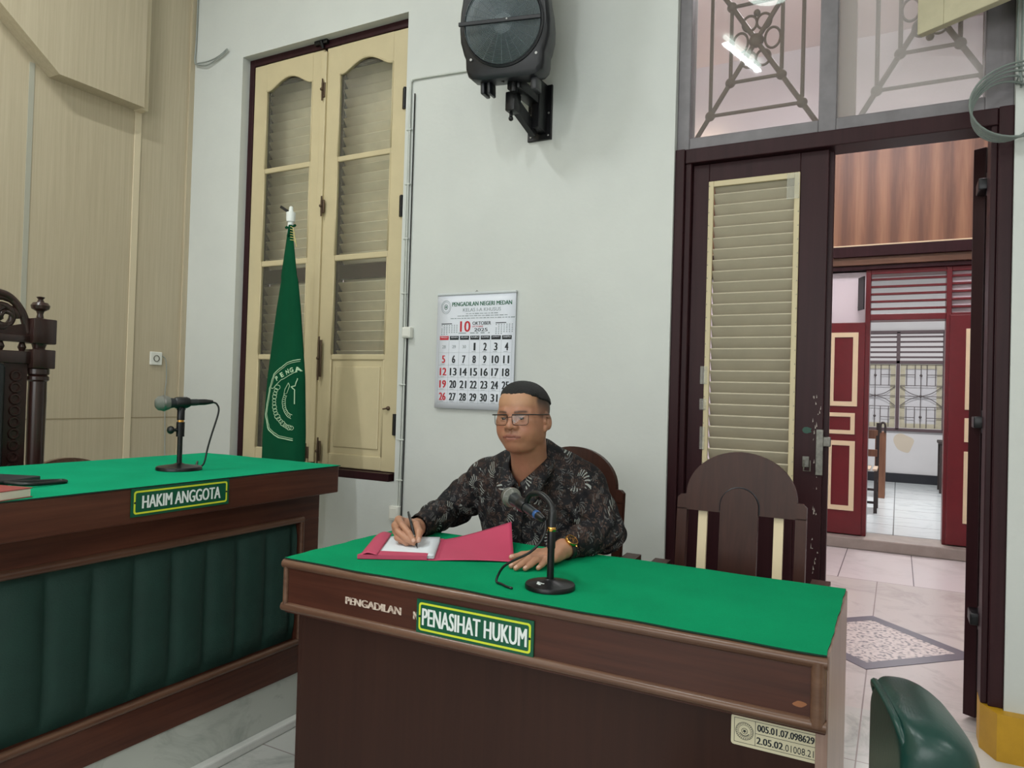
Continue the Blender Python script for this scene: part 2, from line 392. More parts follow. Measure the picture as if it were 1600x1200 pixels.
# ================================================================== THE SETTING
def sbox(name, m, *boxes, bev=0):
    b = MB()
    for q in boxes: b.box(*q, bev)
    return struct(b.build(name, m))
CZ = 4.75
sbox('floor', 'floor', (-4.6, 3.6, -4.2, 3.38, -0.2, 0))
sbox('floor_dais', 'dais', (-4.2, -2.0, -4.0, 2.17, 0.0, 0.19))
sbox('trim_1', 'dais_strip', (-2.0, -1.965, -4.0, 2.17, 0.0, 0.032), bev=0.006)
sbox('ceiling', 'ceil', (-4.6, 3.6, -4.2, 3.55, CZ, CZ+0.1))
# back wall, with the window recess (wider behind the frame) and the doorway
sbox('wall_back', 'wall',
     (-4.6, -3.73, 3.2, 3.345, 0, CZ), (-3.73, -2.43, 3.2, 3.345, 0, 0.765), (-3.73, -2.43, 3.2, 3.345, 3.37, CZ), (-2.43, -0.915, 3.2, 3.345, 0, CZ),
     (-4.6, -3.87, 3.345, 3.55, 0, CZ), (-3.87, -2.3, 3.345, 3.55, 0, 0.765), (-3.87, -2.3, 3.345, 3.55, 3.4, CZ), (-2.3, -0.915, 3.345, 3.55, 0, CZ),
     (-0.915, 0.36, 3.2, 3.55, 3.5, CZ), (0.36, 3.6, 3.2, 3.55, 0, CZ))
sbox('wall_right', 'room_wall', (3.5, 3.6, -4.2, 3.2, 0, CZ))
sbox('wall_front', 'room_wall', (-4.6, 3.6, -4.2, -4.0, 0, CZ))
# left wall: wood-grain boarding, upright strips and the stepped bulkhead
sbox('wall_left', 'panel', (-4.6, -4.2, -4.2, 3.2, 0, CZ))
b = MB(); b.box(-4.2, -4.192, 2.795, 2.838, 0.19, 2.95, 0.002); struct(b.build('trim_2', 'panel_strip'))
b = MB(); b.box(-4.2, -4.196, 2.178, 2.205, 0.19, 3.0); struct(b.build('trim_3', 'panel_groove'))
b = MB(); b.box(-4.2, -4.1985, 0.5, 3.2, 1.052, 1.058); struct(b.build('trim_4', mat('panel_joint', (150, 136, 108), 0.6)))
b = MB()
b.prism([(2.785, 2.955), (2.785, CZ), (-1.5, CZ), (-1.5, 4.1), (1.35, 3.72), (2.03, 3.155), (2.28, 2.955)], 0, 0.105, YZ(-4.2))
struct(b.build('trim_5', 'panel'))
b = MB(); b.box(-4.2, -4.125, 2.785, 2.832, 2.95, CZ, 0.003); struct(b.build('trim_6', 'panel_strip'))
b = MB(); b.box(-4.2, -4.185, 3.165, 3.2, 0, CZ); struct(b.build('trim_7', 'panel'))
# yellow plinth at the foot of the right-hand wall
b = MB(); b.prism([(0.335, 3.15), (0.29, 3.245), (0.29, 3.35), (0.358, 3.35), (0.358, 3.2), (3.4, 3.2), (3.4, 3.15)], 0, 0.168, lambda a, c, d: (a, c, d))
struct(b.build('baseboard_back', 'yellow'))
# ------------------------------------------------------------------ casement window
b = MB()
b.box(-3.73, -3.69, 3.258, 3.34, 0.765, 3.37, 0.003); b.box(-2.475, -2.43, 3.258, 3.34, 0.765, 3.37, 0.003)
b.box(-3.69, -2.475, 3.258, 3.34, 3.325, 3.37, 0.003); b.box(-3.69, -2.475, 3.205, 3.34, 0.765, 0.808, 0.003)
win = struct(b.build('window_1', 'maroon'))
def arch(x0, x1, zs, rise, n=20):
    out = []
    for i in range(n+1):
        t = i/n; u = min(1, max(0, (t-0.06)/0.88)); out.append((x0+(x1-x0)*t, zs+rise*(math.sin(PI*u)**1.25)))
    return out
def leaf(xl, xr, ol, orr, solid_bottom, nm):
    y0, y1 = 3.266, 3.286; b = MB(); Z0, Z1 = 0.812, 3.322
    b.box(xl, ol, y0, y1, Z0, Z1, 0.002); b.box(orr, xr, y0, y1, Z0, Z1, 0.002)
    top = [(ol, Z1)]+arch(ol, orr, 3.148, 0.068)+[(orr, Z1)]
    b.prism(top, -y0, -y1, lambda a, c, d: (a, -d, c))
    for z0, z1 in ((2.622, 2.655), (2.03, 2.066), (1.443, 1.476), (Z0, 0.892)): b.box(ol, orr, y0, y1, z0, z1, 0.006)
    lf = b.build('casement_leaf', 'cream', win)
    # raised beading round the openings
    b = MB(); pl = arch(ol, orr, 3.148, 0.068)
    b.tube([(p[0], y0, p[1]) for p in pl], 0.006, 6)
    for z0, z1 in ((2.655, 3.15), (2.066, 2.622), (1.476, 2.03), (0.892, 1.443)):
        b.tube([(ol, y0, z0), (ol, y0, z1)], 0.005, 6); b.tube([(orr, y0, z0), (orr, y0, z1)], 0.005, 6)
    b.build('beading', 'cream', lf, 180)
    for z0, z1 in ((2.655, 3.2), (2.066, 2.622), (1.476, 2.03))+(() if solid_bottom else ((0.892, 1.443),)):
        g = MB(); g.box(ol-0.004, orr+0.004, 3.276, 3.279, z0-0.004, z1+0.004); g.build('glass_pane', 'glass', lf)
    if solid_bottom:
        g = MB(); g.box(ol-0.005, orr+0.005, 3.276, 3.3, 0.885, 1.45); g.box(ol+0.03, orr-0.03, 3.268, 3.28, 0.93, 1.405, 0.006); g.build('timber_panel', 'cream', lf)
    return lf
lfl = leaf(-3.688, -3.1, -3.578, -3.192, False, 'l'); lfr = leaf(-3.076, -2.478, -2.972, -2.578, True, 'r')
b = MB(); b.box(-3.112, -3.07, 3.25, 3.268, 0.83, 3.3, 0.004); b.build('cover_strip', 'cream', lfr)
rust = mat('rusty_iron', (92, 74, 58), 0.6, 0.4, var=0.3)
def bolt(x, z0, z1, par, nm='bolt'):
    b = MB(); b.box(x-0.014, x+0.014, 3.243, 3.251, z0, z1, 0.002); b.tube([(x, 3.238, z0-0.02), (x, 3.238, z1+0.02)], 0.005, 8)
    b.sphere((x, 3.23, (z0+z1)/2), 0.009, 8); b.build(nm, rust, par, 60)
bolt(-3.085, 3.02, 3.11, lfr); bolt(-3.062, 2.32, 2.4, lfr); bolt(-3.045, 1.34, 1.56, lfr); bolt(-3.03, 0.84, 0.96, lfr); bolt(-3.125, 0.85, 0.92, lfl)
for z in (2.86, 2.25, 1.02):
    b = MB(); b.tube([(-2.482, 3.256, z), (-2.482, 3.256, z+0.12)], 0.009, 8); b.box(-2.5, -2.476, 3.258, 3.268, z, z+0.12, 0.002); b.build('hinge', 'black_metal', lfr, 60)
b = MB(); b.sphere((-2.535, 3.262, 1.17), 0.012, 8); b.tube([(-2.535, 3.25, 1.17), (-2.56, 3.246, 1.165)], 0.005, 6); b.build('hook', rust, lfr, 60)
b = MB(); b.tube([(-3.10, 3.25, 3.325), (-3.10, 3.23, 3.36)], 0.012, 8); b.box(-3.16, -3.06, 3.235, 3.26, 3.345, 3.37, 0.003); b.build('top_catch', 'black_metal', win, 60)
# louvred shutters behind the glass
def shutter(x0, x1, sl, sr):
    b = MB(); y0, y1 = 3.47, 3.51
    b.box(x0, sl, y0, y1, 0.77, 3.395, 0.003); b.box(sr, x1, y0, y1, 0.77, 3.395, 0.003)
    for z0, z1 in ((3.3, 3.395), (1.96, 2.05), (1.24, 1.33), (0.77, 0.85)): b.box(sl, sr, y0, y1, z0, z1, 0.003)
    s = b.build('shutter', 'maroon', win)
    b = MB(); z = 1.345
    rot = Matrix.Rotation(math.radians(-52), 4, 'X')
    while z < 3.29:
        if not 1.94 < z < 2.05:
            b.box(sl, sr, -0.036, 0.036, -0.004, 0.004, 0.001, mtx=Matrix.Translation((0, 3.49, z+0.015)) @ rot)
        z += 0.061
    b.box(sl, sr, 3.515, 3.52, 1.33, 3.3)
    b.build('louvre_slats', 'slat_out', s)
    b = MB(); b.box(sl, sr, 3.482, 3.5, 0.85, 1.24); b.build('timber_panel', 'cream', s)
shutter(-3.86, -3.163, -3.76, -3.21); shutter(-3.16, -2.31, -3.115, -2.39)
# ------------------------------------------------------------------ doorway with transom
b = MB()
b.box(-0.915, -0.872, 3.215, 3.36, 0, 2.40, 0.004); b.box(-0.872, -0.845, 3.235, 3.36, 0, 2.36, 0.004)
b.box(0.312, 0.36, 3.215, 3.36, 0.168, 2.40, 0.004); b.box(0.29, 0.312, 3.235, 3.36, 0.168, 2.36, 0.004)
b.box(-0.872, 0.312, 3.225, 3.36, 2.335, 2.40, 0.004)
door = struct(b.build('door_1', 'maroon'))
# closed left leaf: dark frame round a long louvred panel
b = MB(); y0, y1 = 3.262, 3.31; LB = 0.93; a0, a1, o0, o1 = -0.842, -0.275, -0.77, -0.386
b.box(a0, o0, y0, y1, 0.02, 2.333, 0.003); b.box(o1, a1, y0, y1, 0.02, 2.333, 0.003)
b.box(o0, o1, y0, y1, 2.25, 2.333, 0.003); b.box(o0, o1, y0, y1, 0.02, LB, 0.003)
b.box(a1-0.004, a1+0.02, 3.29, 3.325, 0.02, 2.33, 0.003)
dl = b.build('door_leaf', 'maroon', door)
b = MB(); f = 0.022
for q in ((o0, o0+f, LB, 2.25), (o1-f, o1, LB, 2.25), (o0+f, o1-f, 2.225, 2.25), (o0+f, o1-f, LB, LB+0.022)): b.box(q[0], q[1], 3.254, 3.27, q[2], q[3], 0.002)
b.build('louvre_frame', 'cream', dl)
b = MB(); z = LB+0.04; rot = Matrix.Rotation(math.radians(-50), 4, 'X')
while z < 2.215:
    b.box(o0+f, o1-f, -0.033, 0.033, -0.004, 0.004, 0.0015, mtx=Matrix.Translation((0, 3.287, z+0.01)) @ rot); z += 0.0495
b.box(o0+f, o1-f, 3.309, 3.312, LB, 2.25)
b.build('louvre_slats', 'slat', dl)
b = MB()
for i in range(44):
    b.sphere((o0+0.004 if i % 2 else o1-0.004, 3.253, LB+0.03+i*0.0295), 0.0022, 6)
b.build('tack', 'steel', dl)['kind'] = 'stuff'
# crumpled clear plastic left on the louvres
def blob(cx, cz, rr, n=26, seed=1):
    rnd = random.Random(seed); b = MB()
    b.grid(9, 9, lambda u, v: (cx+(u-0.5)*rr[0], 3.25-0.006*abs(math.sin(9*u+seed)*math.cos(11*v+2*seed))-0.001*rnd.random(), cz+(v-0.5)*rr[1]))
    return b.build('plastic_sheet', glass('clear_plastic_%d' % seed, haze=0.28, hazecol=(0.75, 0.74, 0.68, 1), rough=0.12), dl, 40)
blob(-0.412, 2.19, (0.05, 0.11), seed=2); blob(-0.77, 1.38, (0.032, 0.08), seed=3); blob(-0.77, 1.25, (0.03, 0.05), seed=4); blob(-0.77, 1.1, (0.022, 0.1), seed=5)
b = MB()
b.box(-0.3, -0.272, 3.252, 3.264, 0.97, 1.16, 0.002); b.box(-0.352, -0.325, 3.256, 3.264, 1.0, 1.045, 0.002); b.tube([(-0.345, 3.25, 1.03), (-0.345, 3.25, 0.985), (-0.32, 3.25, 0.985), (-0.32, 3.25, 1.03)], 0.003, 6)
b.box(-0.276, -0.245, 3.262, 3.288, 1.09, 1.13, 0.003)
lab(b.build('lock', mat('worn_lock_metal', (120, 118, 112), 0.45, 0.7, var=0.4, vscale=60), dl), 'worn metal lock and latch plate')
b = MB(); b.prism([(-0.355+0.04*(0.5+0.5*math.cos(t*PI/6))*(1 if t % 2 else 0.8), 1.155+0.014*math.sin(t*PI/6)) for t in range(12)], 0, 0.001, XZ(3.262)); b.build('paint_smear', mat('green_paint_smear', (26, 70, 56), 0.5), dl)
b = MB(); rnd = random.Random(5)
for i in range(34):
    z = 0.55+rnd.random()**1.0*0.75; x = -0.287-rnd.random()*0.03
    b.prism([(x, z), (x+0.002+0.004*rnd.random(), z+0.002), (x+0.004*rnd.random(), z+0.004+0.02*rnd.random())], 0, 0.0006, XZ(3.262))
b.build('paint_chips', mat('chipped_paint', (170, 160, 152), 0.6), dl)['kind'] = 'stuff'
# open right leaf, swung out into the corridor
hx, hy = 0.254, 3.5; dv = Vector((0.5, 0.866, 0)); pv = Vector((0.866, -0.5, 0))
LM = Matrix(((dv.x, pv.x, 0, hx), (dv.y, pv.y, 0, hy), (0, 0, 1, 0), (0, 0, 0, 1)))   # x along the leaf, y through it
b = MB()
for q in ((0, 0.09, 0, 0.048, 0.02, 2.333), (0.47, 0.56, 0, 0.048, 0.02, 2.333), (0.09, 0.47, 0, 0.048, 2.25, 2.333), (0.09, 0.47, 0, 0.048, 0.02, 0.5)): b.box(*q, 0.003, mtx=LM)
dr = b.build('door_leaf', 'maroon', door)
b = MB(); z = 0.535; rot = Matrix.Rotation(math.radians(40), 4, 'X')
while z < 2.215:
    b.box(0.02, 0.5, -0.03, 0.03, -0.004, 0.004, 0.0015, mtx=LM @ Matrix.Translation((0, 0.045, z)) @ rot); z += 0.062
b.build('louvre_slats', 'maroon', dr)
for z in (2.13, 1.19, 0.42):
    b = MB(); b.box(0.262, 0.32, 3.36, 3.47, z, z+0.045, 0.004); b.tube([(0.3, 3.385, z-0.02), (0.3, 3.385, z+0.07)], 0.01, 8); b.build('hinge', 'black_metal', dr, 60)
# transom light: grey frame, one clear and one hazier pane, wrought iron behind
TZ0, TZ1 = 2.40, 3.5
b = MB()
for q in ((-0.915, -0.858, TZ0, TZ1), (0.268, 0.36, TZ0, TZ1), (-0.318, -0.25, TZ0, TZ1), (-0.858, -0.318, TZ0, 2.452), (-0.25, 0.268, TZ0, 2.452), (-0.858, -0.318, 3.44, TZ1), (-0.25, 0.268, 3.44, TZ1)):
    b.box(q[0], q[1], 3.235, 3.33, q[2], q[3], 0.004)
tr = struct(b.build('window_2', mat('grey_transom_paint', (112, 108, 112), 0.4, var=0.18, vscale=12)))
for q in ((-0.862, -0.314), (-0.254, 0.272)):
    g = MB(); g.box(q[0], q[1], 3.27, 3.274, 2.448, 3.445); g.build('glass_pane', 'glass_transom' if q[0] < -0.5 else 'glass_dusty', tr)
def grille(x0, x1):
    y = 3.46; b = MB(); z0, z1 = 2.50, 3.40; cx, cz = (x0+x1)/2, (z0+z1)/2; w = x1-x0
    r = 0.009
    def seg(p, q, r_=r): b.tube([(p[0], y, p[1]), (q[0], y, q[1])], r_, 8)
    seg((x0, z0), (x1, z1), 0.012); seg((x1, z0), (x0, z1), 0.012)
    # nested frames tied to the diagonals, with collars at the joints
    for t in (0.14, 0.3):
        zz0, zz1 = z0+(z1-z0)*t, z1-(z1-z0)*t; xx0, xx1 = x0+w*t, x1-w*t
        seg((xx0, zz0), (xx1, zz0)); seg((xx0, zz1), (xx1, zz1)); seg((xx0, zz0), (xx0, zz1)); seg((xx1, zz0), (xx1, zz1))
        for p in ((xx0, zz0), (xx1, zz0), (xx0, zz1), (xx1, zz1)): b.sphere((p[0], y, p[1]), 0.024, 10, (1, 0.8, 1))
    for sx in (-1, 1):
        for sz in (-1, 1):
            c2 = (cx+sx*0.032, cz+sz*0.085)
            b.tube([(c2[0]+0.032*math.cos(t), y, c2[1]+0.036*math.sin(t)) for t in [k*2*PI/20 for k in range(20)]], 0.006, 6, closed=True)
        b.tube([(cx+sx*0.072+0.034*math.cos(t), y, cz+0.048*math.sin(t)) for t in [k*2*PI/20 for k in range(20)]], 0.006, 6, closed=True)
    b.sphere((cx, y, cz), 0.034, 12, (1, 0.7, 1)); b.sphere((cx, y, cz-0.13), 0.016, 10); b.sphere((cx, y, cz+0.13), 0.016, 10)
    b.build('iron_grille', 'iron', tr, 60)
grille(-0.9, -0.33); grille(-0.185, 0.36)
b = MB(); b.box(-0.275, -0.19, 3.42, 3.5, 2.42, 3.5, 0.004); b.box(-0.95, 0.36, 3.42, 3.5, 2.41, 2.46, 0.004); b.build('grille_post', mat('brown_post_paint', (140, 106, 84), 0.5), tr)
# ------------------------------------------------------------------ corridor and the room across it
sbox('floor_corridor', 'floor_corr', (-4.6, 4.2, 3.38, 5.85, -0.2, 0))
sbox('floor_passage', 'floor_white', (-4.6, 4.2, 5.85, 7.2, -0.2, 0.0))
sbox('ceiling_corridor', 'corr_ceil', (-4.6, 4.2, 3.55, 7.4, 4.6, 4.7))
sbox('wall_corridor', 'corr_wall', (-4.7, -4.6, 3.55, 7.4, 0, 4.6), (4.1, 4.2, 3.55, 7.4, 0, 4.6),
     (-4.6, -0.58, 7.2, 7.38, 0, 2.5), (-0.58, -0.27, 7.2, 7.38, 0, 2.5), (0.355, 4.1, 7.2, 7.38, 0, 2.5), (-4.6, 4.1, 7.2, 7.38, 2.46, 4.6))
b = MB(); b.box(-2.5, 2.4, 7.14, 7.2, 2.69, 3.68); struct(b.build('trim_8', 'plank'))
b = MB(); b.box(-2.5, 2.4, 7.10, 7.2, 2.675, 2.69, 0.003); struct(b.build('trim_9', 'cream_pale'))
b = MB(); b.box(-2.5, 2.4, 7.08, 7.2, 2.58, 2.675, 0.004); b.box(-2.5, 2.4, 7.13, 7.2, 2.47, 2.51, 0.004); struct(b.build('trim_10', 'maroon'))
b = MB(); b.box(-2.5, 2.4, 7.11, 7.2, 2.51, 2.58, 0.004); struct(b.build('trim_11', 'wood_mould'))
b = MB(); b.box(-1.2, 1.2, 7.02, 7.4, 0, 0.10, 0.012); struct(b.build('trim_12', 'ledge'))
# dark diamond border with patterned cement tile inside
dm = (-0.113, 4.385)
def rh(r): return [(dm[0]+r, dm[1]), (dm[0], dm[1]+r), (dm[0]-r, dm[1]), (dm[0], dm[1]-r)]
b = MB(); b.ring(rh(0.5), rh(0.395), 0, 0.0025, lambda a, c, d: (a, c, d)); struct(b.build('trim_13', 'inlay_border'))
b = MB(); b.prism(rh(0.395), 0, 0.002, lambda a, c, d: (a, c, d)); struct(b.build('trim_14', 'inlay'))
# far doorway
b = MB(); y0, y1 = 7.16, 7.36
b.box(-0.275, -0.235, y0, y1, 0.1, 2.47, 0.004); b.box(0.345, 0.385, y0, y1, 0.1, 2.47, 0.004); b.box(-0.235, 0.345, y0, y1, 2.02, 2.075, 0.004); b.box(-0.235, 0.345, y0, y1, 2.43, 2.47, 0.004)
for k in range(5): b.box(-0.235, 0.345, 7.2, 7.235, 2.115+k*0.066, 2.135+k*0.066, 0.002)
b.box(0.385, 0.9, y0, y1, 2.02, 2.075, 0.004); b.box(0.385, 0.9, y0, y1, 2.43, 2.47, 0.004)
for k in range(5): b.box(0.385, 0.9, 7.165, 7.2, 2.115+k*0.066, 2.135+k*0.066, 0.002)
d2 = struct(b.build('door_2', 'redpaint'))
def redleaf(x0, x1, ztop, hole):
    b = MB(); b.box(x0, x1, 7.125, 7.165, 0.11, ztop, 0.004); L = b.build('door_leaf', 'redpaint', d2)
    for z0, z1, xa, xb in hole:
        b = MB(); t = 0.042 if z1-z0 > 0.25 else 0.035
        b.ring([(xa, z0), (xb, z0), (xb, z1), (xa, z1)], [(xa+t, z0+t), (xb-t, z0+t), (xb-t, z1-t), (xa+t, z1-t)], 0, 0.012, XZ(7.126))
        b.build('panel_moulding', 'cream_pale', L)
redleaf(-0.85, -0.272, 2.0, ((1.25, 1.91, -0.56, -0.325), (1.0, 1.19, -0.72, -0.34), (0.32, 0.94, -0.565, -0.335)))
redleaf(0.372, 0.95, 2.05, ((1.25, 1.93, 0.49, 0.9), (0.98, 1.18, 0.49, 0.9), (0.3, 0.9, 0.49, 0.9)))
# room beyond
sbox('floor_far', 'floor_far', (-3.2, 3.2, 7.38, 12.5, -0.1, 0.1))
sbox('ceiling_far', 'ceil', (-3.2, 3.2, 7.38, 12.7, 3.45, 3.55))
wx0, wx1, wz0, wz1 = -0.63, 0.6, 0.9, 2.39
sbox('wall_far', 'far_wall', (-3.2, wx0, 12.5, 12.7, 0.1, 3.45), (wx1, 3.2, 12.5, 12.7, 0.1, 3.45), (wx0, wx1, 12.5, 12.7, 0.1, wz0), (wx0, wx1, 12.5, 12.7, wz1, 3.45),
     (-3.3, -3.2, 7.38, 12.7, 0, 3.45), (3.2, 3.3, 7.38, 12.7, 0, 3.45))
b = MB(); b.box(-3.2, 3.2, 12.47, 12.5, 0.1, 0.24, 0.004); struct(b.build('baseboard_far', 'base_black'))
b = MB(); b.prism([(0.08+0.13*math.cos(t)*(1+0.15*math.sin(3*t)), 0.7+0.15*math.sin(t)*(1+0.2*math.cos(2*t+1))) for t in [k*2*PI/24 for k in range(24)]], 0, 0.002, XZ(12.5)); struct(b.build('trim_15', 'stain'))
b = MB(); dg = 12.5
for x in (wx0, -0.015, wx1): b.box(x-0.025, x+0.025, 12.46, 12.62, wz0, wz1, 0.003)
for z in (wz0, 1.93, wz1): b.box(wx0, wx1, 12.46, 12.62, z-0.022, z+0.022, 0.003)
for k in range(5): b.box(wx0, wx1, 12.5, 12.56, 1.995+k*0.078, 2.02+k*0.078, 0.002)
w3 = struct(b.build('window_3', mat('dark_window_frame', (84, 66, 70), 0.5)))
for xa, xb in ((wx0+0.03, -0.045), (0.015, wx1-0.03)):
    b = MB(); t = 0.07
    b.ring([(xa, wz0+0.03), (xb, wz0+0.03), (xb, 1.9), (xa, 1.9)], [(xa+t, wz0+0.03+t), (xb-t, wz0+0.03+t), (xb-t, 1.9-t), (xa+t, 1.9-t)], 0, 0.04, XZ(12.56))
    s = b.build('sash', mat('pale_sash_paint', (190, 184, 160), 0.5, var=0.1, vscale=20), w3)
    g = MB(); g.box(xa+t, xb-t, 12.545, 12.55, wz0+0.1, 1.83); g.build('glass_pane', glass('frosted_glass', tint=(0.85, 0.85, 0.86, 1), haze=0.55, hazecol=(0.8, 0.8, 0.82, 1), rough=0.3), s)
    b = MB(); cx = (xa+xb)/2; y = 12.49; A, B = wz0+0.04, 1.89; hh = 0.006
    def sg(p, q): b.tube([(p[0], y, p[1]), (q[0], y, q[1])], hh, 6)
    sg((cx, A), (cx, B)); cz = (A+B)/2; h = (B-A); w = xb-xa
    for z in (cz-0.13*h*1.3, cz, cz+0.13*h*1.3): sg((xa, z), (xb, z))
    for sx in (-1, 1):
        for q in (0.14, 0.34): 
            sg((cx+sx*w*q, A), (cx+sx*w*q, cz-0.17*h)); sg((cx+sx*w*q, cz+0.17*h), (cx+sx*w*q, B))
        sg((cx+sx*w*0.14, cz-0.34*h), (cx+sx*w*0.5, cz-0.34*h)); sg((cx+sx*w*0.14, cz+0.34*h), (cx+sx*w*0.5, cz+0.34*h))
        for sz in (-1, 1): b.tube(bez([(cx, y, cz), (cx+sx*w*0.25, y, cz+sz*0.045), (cx+sx*w*0.5, y, cz+sz*0.15)], 6), hh, 6)
    for z in (A+0.17*h, cz, B-0.17*h): b.sphere((cx, y, z), 0.02, 8)
    b.build('iron_grille', mat('dark_window_grille', (84, 76, 76), 0.5), w3, 60)
# ================================================================== BENCHES
# defence table
dx0, dx1, dy0, dy1, dz = -1.53, -0.107, 1.515, 2.075, 0.786
desk = thing('counsel_table', 'dark wood counsel table with green top and PENASIHAT HUKUM sign', 'table', ((dx0+dx1)/2, (dy0+dy1)/2, 0))
b = MB(); b.box(dx0, dx1-0.0225, dy0+0.012, dy1, dz-0.03, dz, 0.003); b.build('table_top', 'wood_desk', desk)
b = MB(); b.box(dx0+0.01, dx1-0.004, dy0, dy0+0.03, 0.635, dz-0.008, 0.002); b.build('frieze_board', 'wood_desk', desk)
b = MB()
for z in (dz-0.0135, 0.652): b.tube([(dx0+0.003, dy0, z), (dx1-0.002, dy0, z)], 0.0125, 12)
b.tube([(dx1-0.018, dy0-0.002, 0.65), (dx1-0.018, dy0-0.002, dz-0.012)], 0.014, 12); b.tube([(dx0+0.014, dy0-0.002, 0.65), (dx0+0.014, dy0-0.002, dz-0.012)], 0.008, 10)
b.build('moulding', 'wood_mould', desk, 50)
b = MB(); b.box(dx0+0.06, dx1-0.012, dy0+0.018, dy0+0.036, 0.0, 0.64, 0.002); b.build('front_panel', 'wood_dark', desk)
b = MB(); b.box(dx1-0.022, dx1, dy0+0.005, dy1, 0.0, dz, 0.002); lab(b.build('side_panel', 'wood_side', desk), 'pale worn side board')
b = MB(); b.box(dx0+0.045, dx0+0.066, dy0+0.02, dy1-0.02, 0.0, dz-0.03, 0.003); b.build('side_panel', 'wood_dark', desk)
def plate(par, f, x, z, w, h, txt, tx_w, tx_h, nm='name_plate'):
    b = MB(); b.prism([(x-w/2, z-h/2), (x+w/2, z-h/2), (x+w/2, z+h/2), (x-w/2, z+h/2)], 0, 0.004, f); p = b.build(nm, 'sign_green', par)
    def rr(w_, h_, r): return [q for cxs, czs, a in ((1, 1, 0), (-1, 1, PI/2), (-1, -1, PI), (1, -1, 1.5*PI)) for q in arc(x+cxs*(w_/2-r), z+czs*(h_/2-r), r, a, a+PI/2, 5)]
    b = MB(); b.ring(rr(w-0.014, h-0.014, 0.008), rr(w-0.024, h-0.024, 0.005), 0.004, 0.0046, f); b.build('border_line', 'sign_yellow', p)
    b = MB(); b.text(txt, lambda a, c, d: f(a, c, d+0.004), x, z, tx_w, tx_h, 0.0008, 0.03); b.build('lettering', 'sign_white', p)
    for sx in (-1, 1): b = MB(); b.sphere(f(x+sx*(w/2-0.010), z, 0.0045), 0.003, 8); b.build('screw', 'black_metal', p)
    return p
lab(plate(desk, XZ(dy0-0.001), -0.898, 0.7045, 0.33, 0.084, 'PENASIHAT HUKUM', 0.296, 0.043), 'green plate reading PENASIHAT HUKUM')
# letters sprayed through a stencil, half hidden by the plate
b = MB(); b.text('PENGADILAN', lambda a, c, d: (a, dy0-0.0004-d, c-0.02*(a+1.3)*0.0), -1.207, 0.704, 0.186, 0.0195, 0.0003, 0.10)
b.text('N', lambda a, c, d: (a, dy0-0.0004-d, c), -1.069, 0.701, 0.016, 0.0195, 0.0003, 0.10)
def smear():
    t = NT('sprayed_letter_paint'); n = t.n('ShaderNodeTexNoise', i_Scale=120, i_Detail=4); t.l(t.coord(), n.inputs[0])
    t.l(t.ramp(n.outputs[0], [(0.32, lin((120, 88, 74))), (0.55, lin((206, 190, 176)))]), t.b.inputs['Base Color']); P(t.b, 'Roughness', 0.7); return t.m
lab(b.build('stencilled_lettering', smear(), desk), 'blurred white stencilled letters')
# inventory sticker
sx0, sx1, sz0, sz1 = -0.289, -0.120, 0.570, 0.631
f = lambda a, c, d: (a, dy0+0.0175-d, c)
b = MB(); rq = 0.006
b.prism([q for cx, cz, a in ((sx1-rq, sz1-rq-0.001, 0), (sx0+rq, sz1-rq, PI/2), (sx0+rq, sz0+rq, PI), (sx1-rq, sz0+rq, 1.5*PI)) for q in arc(cx, cz, rq, a, a+PI/2, 4)], 0, 0.0006, f)
st = lab(b.build('inventory_sticker', 'sticker', desk), 'cream inventory sticker with printed numbers')
f2 = lambda a, c, d: (a, dy0+0.0169-d, c)
b = MB(); L = 0.0009
def ln(x0, z0, x1, z1): b.prism([(x0, z0), (x1, z0), (x1, z1), (x0, z1)], 0, 0.0002, f2)
ix0, ix1, iz0, iz1, mx = sx0+0.006, sx1-0.007, sz0+0.006, sz1-0.006, sx0+0.047
for q in ((ix0, iz0, ix1, iz0+L), (ix0, iz1-L, ix1, iz1), (ix0, iz0, ix0+L, iz1), (ix1-L, iz0, ix1, iz1), (mx, iz0, mx+L, iz1), (mx, (iz0+iz1)/2, ix1, (iz0+iz1)/2+L)): ln(*q)
cx, cz = (ix0+mx)/2, (iz0+iz1)/2
for r0, r1 in ((0.0178, 0.0168), (0.0125, 0.0118), (0.0062, 0.0052)): b.ring(arc(cx, cz, r0, 0, 2*PI, 28)[:-1], arc(cx, cz, r1, 0, 2*PI, 28)[:-1], 0, 0.0002, f2)
for k in range(26):
    a = 2*PI*k/26; b.prism([(cx+0.0138*math.cos(a+q), cz+0.0138*math.sin(a+q)) for q in (-0.05, 0.05)]+[(cx+0.0162*math.cos(a+q), cz+0.0162*math.sin(a+q)) for q in (0.05, -0.05)], 0, 0.0002, f2)
b.prism([(cx+(0.0045 if k % 2 else 0.002)*math.sin(k*PI/5), cz+(0.0045 if k % 2 else 0.002)*math.cos(k*PI/5)) for k in range(10)], 0, 0.0002, f2)
b.prism(arc(cx, cz, 0.0105, 1.15*PI, 1.85*PI, 10)+arc(cx, cz, 0.0088, 1.85*PI, 1.15*PI, 10), 0, 0.0002, f2)
tw = ix1-mx
b.text('005.01.07.098629', f2, mx+tw/2, cz+0.0125, tw*0.93, 0.0135, 0.0003, 0.045)
b.text('2.05.02', f2, mx+0.003, cz-0.0125, tw*0.44, 0.0135, 0.0003, 0.045, 'l'); b.text('.01008.21', f2, mx+0.003+tw*0.45, cz-0.0135, tw*0.48, 0.0135, 0.0003, 0.0, 'l')
b.build('printing', 'ink_black', st)
b = MB(); b.prism([(-0.158+0.012*math.cos(t)*(1+0.3*math.sin(2*t)), 0.685+0.006*math.sin(t)) for t in [k*PI/8 for k in range(16)]], 0, 0.0004, XZ(dy0)); lab(b.build('scratch', mat('bare_scratch', (150, 96, 62), 0.6), desk), 'small bare scratch')
